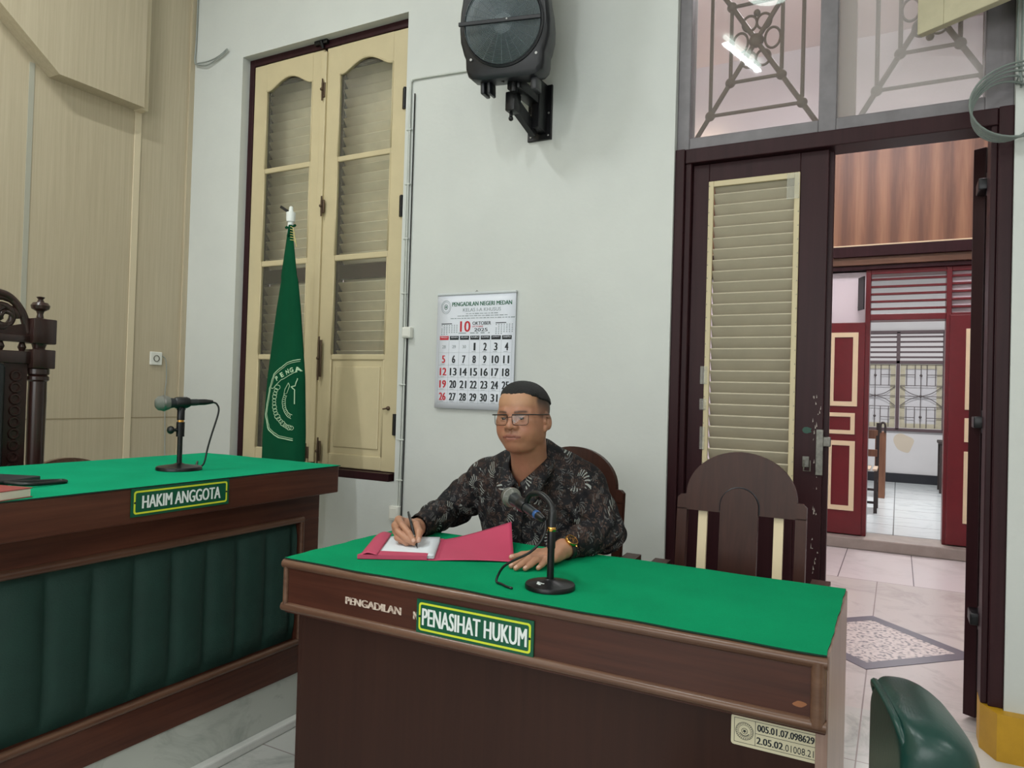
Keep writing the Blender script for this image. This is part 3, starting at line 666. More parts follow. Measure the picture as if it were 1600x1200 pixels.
# felt with a slightly uneven cut edge
def felt_sheet(name, x0, x1, y0, y1, z, label, m, seed, wav=0.0025):
    rnd = random.Random(seed); ph = [rnd.random()*6 for _ in range(8)]
    def edge(t, k): return (wav if k != 1 else wav*0.35)*(math.sin(17*t+ph[k])+0.6*math.sin(41*t+ph[k+1]))
    N = 60; pts = []
    for i in range(N): t = i/N; pts.append((x0+(x1-x0)*t, y0+edge(t, 0)))
    for i in range(N): t = i/N; pts.append((x1+edge(t, 1), y0+(y1-y0)*t))
    for i in range(N): t = i/N; pts.append((x1+(x0-x1)*t, y1+edge(t, 2)))
    for i in range(N): t = i/N; pts.append((x0+edge(t, 3), y1+(y0-y1)*t))
    b = MB(); b.prism(pts, z, z+0.0035, lambda a, c, d: (a, c, d))
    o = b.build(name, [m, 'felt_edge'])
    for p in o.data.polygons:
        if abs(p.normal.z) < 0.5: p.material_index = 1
    return tag(o, label, 'tablecloth')
felt_sheet('felt_cover', dx0+0.006, dx1-0.004, dy0-0.005, dy1+0.004, dz, 'green felt covering the table where the man writes', 'felt', 3)
FZ = dz+0.0035
# judges' bench
by1, by0 = 2.152, -0.6
bench = thing('judge_bench', "judges' bench with quilted dark green front and HAKIM ANGGOTA sign", 'bench', (-2.3, 0.8, 0.19))
b = MB(); b.box(-2.655, -1.9, by0, by1, 0.872, 0.972, 0.004); b.build('bench_top', 'wood_desk_y', bench)
b = MB(); bx = -1.99
b.box(bx-0.03, bx, by0, by1-0.004, 0.765, 0.872, 0.002); b.box(bx-0.03, bx, 2.056, by1-0.004, 0.19, 0.765, 0.002); b.box(bx-0.03, bx, by0, 2.056, 0.19, 0.315, 0.002); b.box(bx-0.034, bx-0.03, by0, 2.056, 0.3, 0.78)
b.build('front_frame', 'wood_desk_y', bench)
b = MB(); b.tube([(bx, by0, 0.772), (bx, 2.06, 0.772)], 0.013, 10); b.tube([(bx, by0, 0.31), (bx, 2.06, 0.31)], 0.012, 10); b.tube([(bx, 2.058, 0.772), (bx, 2.058, 0.31)], 0.009, 10)
b.build('moulding', 'wood_mould_y', bench, 50)
b = MB(); b.box(-2.64, bx-0.03, by1-0.03, by1-0.004, 0.19, 0.872, 0.002); b.build('end_panel', 'wood_desk_y', bench)
seams = [2.033-0.128*k for k in range(24)]
def quilt(u, v):
    y = by0+(2.05-by0)*u; z = 0.318+(0.762-0.318)*v
    d = min(abs(y-s) for s in seams); pf = 1-math.exp(-(d/0.022)**1.3)
    e = min(v, 1-v); q = 1-math.exp(-(e/0.09)**2)
    return (bx-0.027+0.022*pf*q+0.0015*math.sin(31*y+9*z), y, z)
b = MB(); b.grid(520, 26, quilt); lab(b.build('quilted_panel', 'quilt', bench, 180), 'padded dark green fabric panel with upright seams')
lab(plate(bench, lambda a, c, d: (-1.899+d, a, c), 1.461, 0.9315, 0.335, 0.08, 'HAKIM ANGGOTA', 0.27, 0.037), 'green plate reading HAKIM ANGGOTA')
felt_sheet('felt_cover', -2.66, -1.897, by0, by1+0.005, 0.972, "green felt covering the judges' bench", felt('bluish_green_felt', (0, 138, 96), (6, 154, 110)), 9)
BZ = 0.9755
# ================================================================== MICROPHONES
grey_mesh = mat('microphone_grille', (128, 130, 124), 0.4, 0.7, bump=0.5, bscale=700)
def mic_body(par, tail, head, plug_ring):
    """hand-held microphone, tail to head; > grille, plug"""
    tail, head = Vector(tail), Vector(head); d = (head-tail); L = d.length
    mt = d.to_track_quat('Z', 'Y').to_matrix().to_4x4()
    b = MB(); b.lathe([(0.0, 0), (0.0105, 0), (0.0115, 0.004), (0.0125, L*0.35), (0.0175, L-0.052), (0.019, L-0.044), (0.0, L-0.043)], tail, n=20, mtx=mt)
    m = b.build('microphone', mat('dark_grey_mic', (52, 56, 58), 0.35, 0.4), par, 40)
    b = MB(); b.lathe([(0.0, L-0.048), (0.0205, L-0.046), (0.0255, L-0.034), (0.0262, L-0.026), (0.0235, L-0.009), (0.015, L-0.001), (0.0, L+0.002)], tail, n=24, mtx=mt); b.build('grille', grey_mesh, m, 60)
    b = MB(); b.lathe([(0.0262, L-0.03), (0.0275, L-0.029), (0.0275, L-0.024), (0.0262, L-0.023)], tail, n=24, mtx=mt); b.build('grille_band', 'steel', m, 40)
    b = MB(); b.lathe([(0.0, 0.002), (0.0105, 0.001), (0.0105, -0.022), (0.0085, -0.036), (0.006, -0.05), (0.0, -0.05)], tail, n=16, mtx=mt); p = b.build('plug', 'black', m, 40)
    if plug_ring:
        b = MB(); b.lathe([(0.0108, -0.004), (0.0113, -0.005), (0.0113, -0.016), (0.0108, -0.017)], tail, n=16, mtx=mt); b.build('ring', mat('blue_ring', (44, 84, 140), 0.4), p, 40)
    return m
def stand_base(t, x, y, z, r):
    b = MB(); b.lathe([(r, 0.001), (r, 0.008), (r*0.97, 0.012), (r*0.25, 0.02), (0.012, 0.024), (0, 0.024)], (x, y, z), n=40); return b.build('base', 'black_metal', t, 40)
t = thing('desk_microphone', 'gooseneck microphone on round black base on the green table before the man', 'microphone', (-0.757, 1.645, FZ))
bs = stand_base(t, -0.757, 1.645, FZ, 0.063)
b = MB(); rnd = random.Random(3)
for k in range(7): 
    px, py = -0.772+rnd.uniform(-.008, .008), 1.612+rnd.uniform(-.009, .009)
    b.box(px, px+0.006, py, py+0.003, FZ+0.0135, FZ+0.0182)
b.build('paint_mark', 'sign_white', bs)
b = MB(); b.lathe([(0.009, 0.02), (0.009, 0.1), (0.0, 0.1)], (-0.757, 1.645, FZ), n=16); b.lathe([(0.0105, 0.1), (0.0105, 0.165), (0.009, 0.168), (0, 0.168)], (-0.757, 1.645, FZ), n=16); b.build('pole', 'black_metal', t, 40)
b = MB(); b.lathe([(0.0108, 0.142), (0.0112, 0.1425), (0.0112, 0.152), (0.0108, 0.1525)], (-0.757, 1.645, FZ), n=20); b.build('gold_collar', 'gold', t, 40)
b = MB(); b.tube(bez([(-0.757, 1.645, FZ+0.16), (-0.759, 1.65, 0.985), (-0.776, 1.66, 1.004), (-0.806, 1.675, 1.016), (-0.84, 1.69, 1.010), (-0.858, 1.70, 0.988)], 8), [0.0105]*8+[0.0075]*33, 12); b.build('gooseneck', 'black', t, 180)
T0, H0 = (-0.816, 1.668, 0.966), (-0.950, 1.765, 0.992)
m = mic_body(t, T0, H0, True)
b = MB(); b.tube([Vector(T0).lerp(Vector(H0), q) for q in (0.3, 0.36, 0.44, 0.5)], [0.0155, 0.0175, 0.0185, 0.0175], 16); b.build('clip', 'black', t, 60)
b = MB(); b.tube(bez([(-0.774, 1.645, 0.956), (-0.768, 1.63, 0.93), (-0.775, 1.618, 0.905), (-0.80, 1.61, 0.878), (-0.838, 1.607, 0.856), (-0.868, 1.607, 0.836), (-0.884, 1.61, 0.815), (-0.888, 1.605, FZ+0.006), (-0.868, 1.596, FZ+0.004), (-0.835, 1.58, FZ+0.0035), (-0.77, 1.575, FZ+0.0035), (-0.7, 1.6, FZ+0.0035)], 8)[:74], 0.0032, 8); b.build('cable', 'black', t, 180)
# the second, on the judges' bench
bx_, by_ = -2.185, 1.663
t = thing('desk_microphone', "microphone on a straight black stand on the judges' bench", 'microphone', (bx_, by_, BZ))
stand_base(t, bx_, by_, BZ, 0.074)
b = MB(); b.lathe([(0.0085, 0.02), (0.0085, 0.155), (0, 0.155)], (bx_, by_, BZ), n=16); b.lathe([(0.0135, 0.115), (0.0135, 0.165), (0.0, 0.166)], (bx_, by_, BZ), n=16); b.lathe([(0.0125, 0.172), (0.0125, 0.21), (0.009, 0.215), (0, 0.215)], (bx_, by_, BZ), n=16); b.build('pole', 'black_metal', t, 40)
b = MB(); b.lathe([(0.0105, 0.164), (0.0105, 0.173)], (bx_, by_, BZ), n=16); b.build('gold_collar', 'gold', t, 40)
b = MB(); b.tube([(bx_, by_, BZ+0.138), (bx_-0.006, by_-0.025, BZ+0.138)], 0.006, 10); b.sphere((bx_-0.008, by_-0.032, BZ+0.138), 0.014, 10, (1, 0.8, 1)); b.build('clamp_knob', 'black', t, 60)
q0 = Vector((bx_+0.02, by_+0.052, BZ+0.234)); q1 = Vector((bx_-0.03, by_-0.078, BZ+0.228))
mic_body(t, q0, q1, False)
b = MB(); b.tube([q0.lerp(q1, q) for q in (0.2, 0.27, 0.5, 0.55)], [0.015, 0.0195, 0.0205, 0.018], 16); b.box(bx_-0.01, bx_+0.01, by_-0.012, by_+0.012, BZ+0.205, BZ+0.23, 0.003); b.build('clip', 'black', t, 60)
b = MB(); b.tube(bez([(bx_+0.037, by_+0.098, BZ+0.235), (bx_+0.043, by_+0.112, BZ+0.228), (bx_+0.046, by_+0.118, BZ+0.2), (bx_+0.03, by_+0.105, BZ+0.12), (bx_+0.02, by_+0.098, BZ+0.07), (bx_+0.015, by_+0.09, BZ+0.02), (bx_+0.0, by_+0.085, BZ+0.0045), (bx_-0.05, by_+0.11, BZ+0.0035), (bx_-0.16, by_+0.2, BZ+0.0035)], 8), 0.0033, 8); b.build('cable', 'black', t, 180)
# ================================================================== PAPERS, FOLDER, BOOKS
# pink folder: back board with turned-in flaps, cover opened to the right and curling up
e1 = Vector((0.868, 0.497, 0)).normalized(); e2 = Vector((-e1.y, e1.x, 0)); FO = Vector((-1.343, 1.609, FZ+0.0015))
def FP(a, c, h=0): return tuple(FO+e1*a+e2*c+Vector((0, 0, h)))
fold = thing('folder', 'open pink card folder lying under the papers on the green table', 'folder', FO)
b = MB(); b.prism([(0, 0), (0.225, 0.0), (0.225, 0.305), (0.0, 0.305)], 0, 0.0012, FP); b.build('back_board', 'pink', fold)
def cover(u, v):
    a = 0.225+0.222*u; c = 0.295*v; lift = 0.066*(max(0, v-0.1)/0.9)**1.5*u**1.4+0.003*math.sin(PI*u)
    return FP(a-0.004*u*v, c-0.02*v*v*u, 0.001+lift)
b = MB(); b.grid(22, 22, cover); b.build('cover', 'pink', fold, 180, solid=0.0012)
b = MB(); b.prism([(0.0, 0.001), (0.197, 0.001), (0.197, 0.036), (0.19, 0.04), (0.035, 0.058), (0.02, 0.05)], 0.011, 0.0122, FP); b.prism([(0, 0), (0.197, 0), (0.197, 0.0012), (0, 0.0012)], 0, 0.0122, FP); b.build('bottom_flap', 'pink', fold)
def lflap(u, v): return FP(0.0+0.056*u, 0.005+0.298*v-0.02*u*(0.5-v), 0.001+0.02*math.sin(min(1, u*1.6)*PI/2)-0.008*u*u)
b = MB(); b.grid(10, 12, lflap); b.build('side_flap', 'pink', fold, 180, solid=0.0012)
rnd = random.Random(11)
for k in range(5):
    da, dc = rnd.uniform(-.003, .003), rnd.uniform(-.004, .004); h = 0.002+k*0.0017
    b = MB(); b.grid(8, 8, lambda u, v: FP(0.03+da+0.184*u, 0.008+dc+0.272*v, h+0.0012+0.0006*math.sin(3*u+k)))
    tag(b.build('paper_sheet', 'paper', None, 180, solid=0.0008), ['white sheet at the bottom of the papers in the pink folder', 'second lowest white sheet in the pink folder', 'middle white sheet of the papers in the pink folder', 'white sheet just below the top one in the pink folder', 'top white sheet in the pink folder, under the writing hand'][k], 'paper', 'papers in the pink folder')
PZ = FO.z+0.0105
# on the judges' bench
b0 = thing('book', "red-edged book lying at the near end of the judges' bench", 'book', (-2.0, 0.95, BZ), 0.25)
def blk(nm, q, m, par, bev=0.001):
    b = MB(); b.box(*q, bev, mtx=wmat(par)); return b.build(nm, m, par)
blk('pages', (-0.12, 0.098, -0.135, 0.066, 0.002, 0.022), mat('book_pages', (216, 206, 190), 0.7, var=0.06, vscale=40, stretch=(1, 1, 40)), b0)
blk('cover', (-0.125, 0.1, -0.14, 0.07, 0.022, 0.0245), mat('red_book_cover', (150, 66, 62), 0.5), b0); blk('cover', (-0.125, 0.1, -0.14, 0.07, 0, 0.002), mat('red_book_back', (150, 66, 62), 0.5), b0)
b0 = thing('folder', "black folder lying behind the book on the judges' bench", 'folder', (-2.31, 1.12, BZ), 0.35)
blk('cover', (-0.12, 0.12, -0.26, 0.07, 0.0, 0.014), mat('black_card', (38, 42, 46), 0.45), b0, 0.003)
b = MB(); b.tube(bez([(-2.22, 1.09, BZ+0.012), (-2.10, 1.12, BZ+0.009), (-2.105, 1.22, BZ+0.006), (-2.12, 1.238, BZ+0.006), (-2.14, 1.225, BZ+0.006), (-2.16, 1.12, BZ+0.01), (-2.17, 1.04, BZ+0.017)], 8), 0.0055, 8); b.build('strap', 'black', b0, 180)
# ================================================================== CHAIRS
def counsel_chair(name, label, group):
    """dark wood armchair, arched back with a round-topped splat; faces -y, origin on floor under the seat"""
    t = thing(name, label, 'chair', (0, 0, 0), 0, group)
    hw = 0.212
    # back: one sawn board, arch on shoulders, with two openings
    yb = 0.25
    def back(zb, zsh, zt):
        out = [(-hw, zb), (hw, zb), (hw, zsh), (hw-0.012, zsh+0.012), (hw-0.03, zsh+0.014)]
        R = hw-0.03; out += [(R*math.cos(a), zsh+0.014+(zt-zsh-0.014)*math.sin(a)) for a in [PI*k/28 for k in range(1, 28)]]
        return out+[(-hw+0.03, zsh+0.014), (-hw+0.012, zsh+0.012), (-hw, zsh)]
    tilt = Matrix.Translation((0, yb, 0.45)) @ Matrix.Rotation(math.radians(-5), 4, 'X') @ Matrix.Translation((0, -yb, -0.45))
    def fb(a, c, d): return tuple(tilt @ Vector((a, yb-d, c)))
    b = MB(); b.prism(back(0.885, 0.925, 1.095), 0, 0.03, fb); b.prism([(-hw, 0.43), (-hw+0.034, 0.43), (-hw+0.034, 0.89), (-hw, 0.89)], 0, 0.03, fb); b.prism([(hw-0.034, 0.43), (hw, 0.43), (hw, 0.89), (hw-0.034, 0.89)], 0, 0.03, fb); b.prism([(-hw, 0.43), (hw, 0.43), (hw, 0.5), (-hw, 0.5)], 0, 0.028, fb)
    b.build('back_frame', 'chair_wood', t)
    b = MB(); sw = 0.062; b.prism([(-sw, 0.46), (sw, 0.46)]+arc(0, 0.91, sw, 0, PI, 16), 0.018, 0.04, fb); sp_ = b.build('splat', 'chair_wood', t)
    b = MB(); b.tube([fb(-sw-0.0015, 0.89, 0.031)]+[fb(a, c, 0.031) for a, c in arc(0, 0.91, sw+0.0015, PI, 0, 20)]+[fb(sw+0.0015, 0.89, 0.031)], 0.0028, 6); b.build('groove', 'base_black', sp_)  # black line standing in for the shaded gap round the splat
    for sx in (-1, 1):
        b = MB(); b.prism([(sx*0.125-0.015, 0.5), (sx*0.125+0.015, 0.5), (sx*0.125+0.015, 0.887), (sx*0.125-0.015, 0.887)], 0.002, 0.016, fb); lab(b.build('back_slat', 'cream_pale', t), 'pale unvarnished slat')
    b = MB(); b.box(-0.235, 0.235, -0.22, 0.25, 0.415, 0.45, 0.01); b.build('seat', 'chair_wood', t)
    b = MB(); b.box(-0.215, 0.215, -0.2, 0.235, 0.35, 0.415, 0.004); b.build('seat_frame', 'chair_wood', t)
    for sx in (-1, 1):
        b = MB(); b.prism([(-0.25, 0.655), (-0.235, 0.68), (0.1, 0.69), (0.265, 0.7), (0.265, 0.67), (-0.22, 0.65)], sx*0.26-0.028, sx*0.26+0.028, lambda a, c, d: (d, a, c)); b.bar((sx*0.25, -0.19, 0.4), (sx*0.26, -0.2, 0.66), 0.04, 0.04, (0, 1, 0)); b.build('armrest', 'chair_wood', t)
        b = MB(); b.bar((sx*0.2, -0.185, 0), (sx*0.2, -0.185, 0.4), 0.045, 0.045, (0, 1, 0)); b.build('leg', 'chair_wood', t)
        b = MB(); b.bar((sx*0.2, 0.245, 0), (sx*0.2, 0.235, 0.45), 0.042, 0.042, (0, 1, 0)); b.build('leg', 'chair_wood', t)
    b = MB(); b.box(-0.19, 0.19, 0.02, 0.045, 0.15, 0.19, 0.003); b.box(-0.212, -0.188, -0.18, 0.24, 0.15, 0.19, 0.003); b.box(0.188, 0.212, -0.18, 0.24, 0.15, 0.19, 0.003); b.build('stretcher', 'chair_wood', t)
    return t
ch = counsel_chair('wooden_armchair', 'empty dark wooden armchair with arched back in front of the louvred door', 'counsel armchairs')
ch.location = (-0.468, 2.27, 0)
c2 = dup(ch, (-1.125, 2.36, 0), 0, 'dark wooden armchair the man sits in, arched back behind his shoulder', 'counsel armchairs'); c2.scale = (1, 1, 0.978)
# judge's carved chair
t = thing('carved_chair', "tall carved dark wood chair with black leather back behind the judges' bench", 'chair', (-3.12, 1.3, 0.19))
for sy in (-1, 1):
    y = 1.3+sy*0.385; x = -3.1
    b = MB(); b.lathe([(0.034, 0.26), (0.034, 0.30), (0.031, 0.32), (0.032, 0.7), (0.034, 1.0), (0.033, 1.075), (0.041, 1.082), (0.041, 1.095), (0.033, 1.10), (0.041, 1.106), (0.041, 1.125), (0.034, 1.13), (0, 1.13)], (x, y, 0.19), n=20)
    b.box(x-0.044, x+0.044, y-0.044, y+0.044, 1.318, 1.395, 0.004); b.box(x-0.044, x+0.044, y-0.046, y+0.046, 1.418, 1.52, 0.005); b.lathe([(0.03, 1.19), (0.022, 1.21), (0.03, 1.235)], (x, y, 0.19), n=16); b.box(x-0.044, x+0.044, y-0.044, y+0.044, 0.19, 0.66, 0.004)
    p = b.build('back_post', 'judge_wood', t, 35)
    b = MB(); b.lathe([(0.03, 1.33), (0.014, 1.335), (0.011, 1.35), (0.015, 1.362), (0.032, 1.372), (0.035, 1.385), (0.027, 1.397), (0.014, 1.4), (0.009, 1.41), (0.016, 1.42), (0.0, 1.424)], (x, y, 0.19), n=20); b.build('finial', 'judge_wood', p, 40)
x = -3.1
b = MB(); b.box(x-0.02, x+0.02, 0.98, 1.62, 0.72, 0.79, 0.004); b.build('cross_rail', 'judge_wood', t, 40)
b = MB(); b.box(x-0.025, x+0.025, 0.93, 1.67, 1.335, 1.385, 0.004); b.box(x-0.02, x+0.02, 0.93, 1.67, 1.42, 1.45, 0.004)
for k in range(9): b.lathe([(0.008, 0), (0.016, 0.018), (0.008, 0.04)], (x, 0.98+k*0.08, 1.383), n=10)
b.build('cross_rail', 'judge_wood', t, 40)
for sy in (-1, 1):
    b = MB(); b.prism([(1.3+sy*0.25, 1.34), (1.3+sy*0.338, 1.34), (1.3+sy*0.338, 0.74), (1.3+sy*0.25, 0.74)], -0.015, 0.012, YZ(x))
    for k in range(12):
        z = 0.78+k*0.046; b.tube([(x+0.013, 1.3+sy*0.295+0.018*math.cos(q), z+0.018*math.sin(q)) for q in [i*PI/5 for i in range(10)]], 0.006, 6, closed=True)
    b.build('carved_side', 'judge_wood', t, 40)
b = MB(); b.box(x-0.01, x+0.04, 1.05, 1.55, 0.76, 1.335, 0.02, 3); b.build('leather_back', 'black_leather', t, 40)
b = MB()    # scrolled crest
for sy in (-1, 1):
    for rr, oy, oz, th in ((0.075, 0.235, 1.525, 0.018), (0.045, 0.255, 1.515, 0.016), (0.055, 0.1, 1.56, 0.016), (0.03, 0.16, 1.50, 0.013)):
        b.tube([(x+0.004*math.sin(3*a), 1.3+sy*(oy+(rr*(1-a/16))*math.cos(a)), oz+(rr*(1-a/16))*math.sin(a)) for a in [i*PI/9 for i in range(0, 30)]], th*0.7, 8)
    b.tube(bez([(x, 1.3+sy*0.34, 1.46), (x, 1.3+sy*0.315, 1.54), (x, 1.3+sy*0.26, 1.60), (x, 1.3+sy*0.17, 1.615), (x, 1.3+sy*0.08, 1.66), (x, 1.3, 1.68)], 8), 0.016, 8)
    b.prism([(1.3+sy*0.34, 1.45), (1.3+sy*0.34, 1.5), (1.3+sy*0.22, 1.47), (1.3, 1.47), (1.3, 1.45)], -0.012, 0.012, YZ(x))
b.build('carved_crest', 'judge_wood', t, 60)
b = MB(); b.box(x-0.03, -2.72, 1.0, 1.6, 0.6, 0.67, 0.02, 3); b.build('seat', 'black_leather', t, 40)
b = MB(); b.box(x-0.02, -2.73, 1.0, 1.6, 0.53, 0.6, 0.006); b.build('seat_frame', 'judge_wood', t)
for sy in (-1, 1):
    b = MB(); b.box(-2.79, -2.73, 1.3+sy*0.29-0.03, 1.3+sy*0.29+0.03, 0.19, 0.53, 0.006); b.build('leg', 'judge_wood', t)
    b = MB(); b.bar((x, 1.3+sy*0.35, 0.88), (-2.76, 1.3+sy*0.35, 0.86), 0.05, 0.045); b.bar((-2.77, 1.3+sy*0.33, 0.55), (-2.77, 1.3+sy*0.35, 0.86), 0.045, 0.045, (0, 1, 0)); b.build('armrest', 'judge_wood', t)
# low chair whose rounded top just shows over the bench
t = thing('side_chair', 'brown chair whose curved top shows behind the bench microphone', 'chair', (-3.2, 2.0, 0.0))
ox, oy = -3.3, 1.93
b = MB(); b.prism([(oy-0.2, 0.72), (oy+0.2, 0.72)]+[(oy+0.2*math.cos(a), 0.8+0.125*math.sin(a)) for a in [PI*k/20 for k in range(21)]], -0.013, 0.013, YZ(ox)); b.box(ox-0.013, ox+0.013, oy-0.2, oy-0.165, 0.19, 0.75); b.box(ox-0.013, ox+0.013, oy+0.165, oy+0.2, 0.19, 0.75)
b.build('back_frame', 'wood_mould', t)
b = MB(); b.box(ox, ox+0.4, oy-0.2, oy+0.2, 0.6, 0.635, 0.008); b.build('seat', 'wood_mould', t)
for sy in (-1, 1):
    b = MB(); b.box(ox+0.35, ox+0.385, oy+sy*0.18-0.018, oy+sy*0.18+0.018, 0.19, 0.6, 0.003); b.build('leg', 'wood_mould', t)
# green vinyl chair in the right foreground, seen from its side
t = thing('office_chair', 'dark green vinyl chair in the right foreground beyond the end of the table', 'chair', (0.04, 1.3, 0))
CX, CY = 0.034, 1.25; CZt = 0.838
def backshell(nx, x_in, x_out, rr):
    # padded back: rounded slab, curved in plan (wraps towards the sitter) and in profile
    b = MB(); nu, nv = 36, 28
    rows = []
    for j in range(nv+1):
        v = j/nv; z = 0.45+(CZt-0.45)*v
        hwid = 0.125*(1 if v < 0.86 else math.sqrt(max(0.0, 1-((v-0.86)/0.14)**2.4))*0.4+0.6)
        th = 0.138*(0.6+0.4*math.sin(PI*min(1, 0.25+v*0.45)))*(1 if v < 0.76 else math.sqrt(max(0.16, 1-((v-0.76)/0.24)**2.6)))
        row = []
        for i in range(nu):
            a = 2*PI*i/nu; ca, sa = math.cos(a), math.sin(a)
            sy = math.copysign(abs(sa)**0.55, sa)*hwid; sx = math.copysign(abs(ca)**0.75, ca)*th/2
            bend = 0.0
            row.append(b.bm.verts.new((max(sx, -0.045)+bend-max(0, 0.045-th/2), sy, z)))
        rows.append(row)
    for p, q in zip(rows, rows[1:]):
        for i in range(nu): b.bm.faces.new((p[i], p[(i+1) % nu], q[(i+1) % nu], q[i]))
    b.bm.faces.new(rows[0][::-1]); b.bm.faces.new(rows[-1])
    return b
RZ = Matrix.Translation((CX, CY, 0)) @ Matrix.Rotation(math.radians(12), 4, 'Z')
b = backshell(0, 0, 0, 0); b.bm.transform(RZ); bk = b.build('backrest', 'vinyl', t, 180, sub=1)
b = MB(); pts = [(-0.046+0.016*(abs(y)/0.121)**8, y*0.87, z-0.006) for y, z in [(-0.120, 0.47), (-0.121, 0.6), (-0.121, 0.74), (-0.117, 0.79), (-0.1, 0.822), (-0.07, 0.833), (0, 0.835), (0.07, 0.833), (0.1, 0.822), (0.117, 0.79), (0.121, 0.74), (0.121, 0.6), (0.120, 0.47)]]
b.tube(bez(pts, 5), 0.006, 8); b.bm.transform(RZ); b.build('piping', 'vinyl', bk, 180)
b = MB(); b.box(-0.46, -0.02, -0.235, 0.235, 0.4, 0.475, 0.03, 4); b.bm.transform(RZ); b.build('seat', 'vinyl', t, 50)
for sx, sy in ((-1, -1), (-1, 1), (1, -1), (1, 1)):
    b = MB(); b.tube([(-0.23+sx*0.18, sy*0.19, 0.41), (-0.23+sx*0.2, sy*0.215, 0.0)], 0.012, 10); b.bm.transform(RZ); b.build('leg', 'black_metal', t, 60)
for sy in (-1, 1): b = MB(); b.tube(bez([(-0.12, sy*0.09, 0.43), (0.0, sy*0.09, 0.42), (0.03, sy*0.08, 0.52)], 6), 0.011, 8); b.bm.transform(RZ); b.build('back_bracket', 'black_metal', t, 60)
# ================================================================== CALENDAR
cx0, cx1, cz0, cz1 = -2.168, -1.698, 1.186, 1.788
cal = thing('wall_calendar', 'white wall calendar headed PENGADILAN NEGERI MEDAN showing October 2025', 'calendar', ((cx0+cx1)/2, 3.2, cz0))
CW, CH = cx1-cx0, cz1-cz0
b = MB(); b.grid(6, 12, lambda u, v: (cx0+CW*u, 3.188-0.004*(1-v)**2, cz0+CH*v)); pg = b.build('page', 'cal_paper', cal, 180, solid=0.004)
b = MB(); b.box(cx0-0.002, cx1+0.004, 3.18, 3.196, cz1-0.008, cz1+0.004, 0.003); b.build('hanging_strip', mat('calendar_strip', (198, 204, 206), 0.35), cal)
b = MB(); b.tube([((cx0+cx1)/2-0.012, 3.194, cz1), ((cx0+cx1)/2, 3.194, cz1+0.014), ((cx0+cx1)/2+0.012, 3.194, cz1)], 0.0015, 6); b.build('hook', 'steel', cal)
def fc(u, v, d): 
    vv = 1-v; return (cx0+CW*u, 3.1855-0.004*(1-vv)**2-d, cz0+CH*vv)
class CT:
    def __init__(s): s.b = {}
    def g(s, ink): return s.b.setdefault(ink, MB())
    def t(s, ink, txt, u, v, w, h, bold=0.02, al='c'):
        s.g(ink).text(txt, lambda a, c, d: fc(a, -c, d), u, -v, w, h, 0.0004, bold, al)
    def r(s, ink, u, v, w, h): s.g(ink).prism([(u-w/2, v-h/2), (u+w/2, v-h/2), (u+w/2, v+h/2), (u-w/2, v+h/2)], 0.0001, 0.0003, fc)
c = CT()
c.t('ink_green', 'PENGADILAN NEGERI MEDAN', 0.575, 0.093, 0.76, 0.036, 0.05)
c.t('ink_grey', 'KELAS I-A KHUSUS', 0.58, 0.145, 0.48, 0.03, 0.0)
rnd = random.Random(4)
for v, u0, u1, h in ((0.178, 0.38, 0.78, 0.008), (0.197, 0.27, 0.88, 0.008), (0.217, 0.18, 0.96, 0.008)):
    u = u0
    while u < u1:
        w = rnd.uniform(0.02, 0.055); c.r('ink_grey', u+w/2, v, w, h*rnd.uniform(0.6, 1)); u += w+0.01
c.t('ink_red', '10', 0.375, 0.288, 0.135, 0.093, 0.04)
c.t('ink_black', 'OKTOBER', 0.585, 0.262, 0.235, 0.029, 0.03); c.t('ink_red', 'OCTOBER', 0.535, 0.29, 0.14, 0.013, 0.01); c.t('ink_black', '2025', 0.577, 0.318, 0.17, 0.028, 0.03)
for u, w in ((0.34, 0.1), (0.47, 0.06), (0.53, 0.03), (0.6, 0.05), (0.68, 0.02)): c.r('ink_grey', u, 0.345, w, 0.008)
for u0, hd in ((0.06, 0.14), (0.76, 0.13)):
    c.r('ink_black', u0+hd/2, 0.262, hd, 0.007)
    for r in range(6):
        for k in range(7):
            if (r == 1 and k < 1) or (r == 5 and k > 2): continue
            c.r('ink_grey', u0+0.008+k*0.033, 0.276+r*0.0155, 0.014, 0.0075)
days = ['MINGGU', 'SENIN', 'SELASA', 'RABU', 'KAMIS', 'JUMAT', 'SABTU']
cu = [0.103+0.1335*k for k in range(7)]
for k in range(7):
    ink = 'ink_red' if k == 0 else 'ink_black'
    c.r(ink, cu[k], 0.386, 0.118, 0.034); c.t('cal_paper', days[k], cu[k], 0.381, 0.09, 0.013, 0.01); c.r('cal_paper', cu[k], 0.397, 0.1, 0.002)
for k, d in enumerate(('28', '29', '30')): c.t('ink_grey', d, cu[k], 0.463, 0.045, 0.027, 0.0)
for r in range(5):
    v = 0.463+r*0.1085
    for k in range(7):
        n = r*7+k-2
        if 1 <= n <= 31:
            s = str(n); w = (0.044 if len(s) == 1 else 0.09) * (0.55 if s in ('1',) else (0.82 if s in ('11',) else 1))
            c.t('ink_red' if k == 0 else 'ink_black', s, cu[k], v, w, 0.066, 0.06)
        if 1 <= n <= 31: c.r('ink_grey', cu[k]-0.01, v+0.043, 0.05, 0.003)
    c.r('ink_grey', 0.5, v+0.051, 0.92, 0.0012)
for k in range(8): c.r('ink_grey', cu[0]-0.067+0.1335*k, 0.68, 0.0014, 0.55)
for r0, r1 in ((0.064, 0.06), (0.05, 0.047), (0.026, 0.018)):
    c.g('ink_grey').ring([(0.115+r0*math.cos(a), 0.115+r0*0.92*math.sin(a)) for a in [2*PI*k/28 for k in range(28)]], [(0.115+r1*math.cos(a), 0.115+r1*0.92*math.sin(a)) for a in [2*PI*k/28 for k in range(28)]], 0.0001, 0.0003, fc)
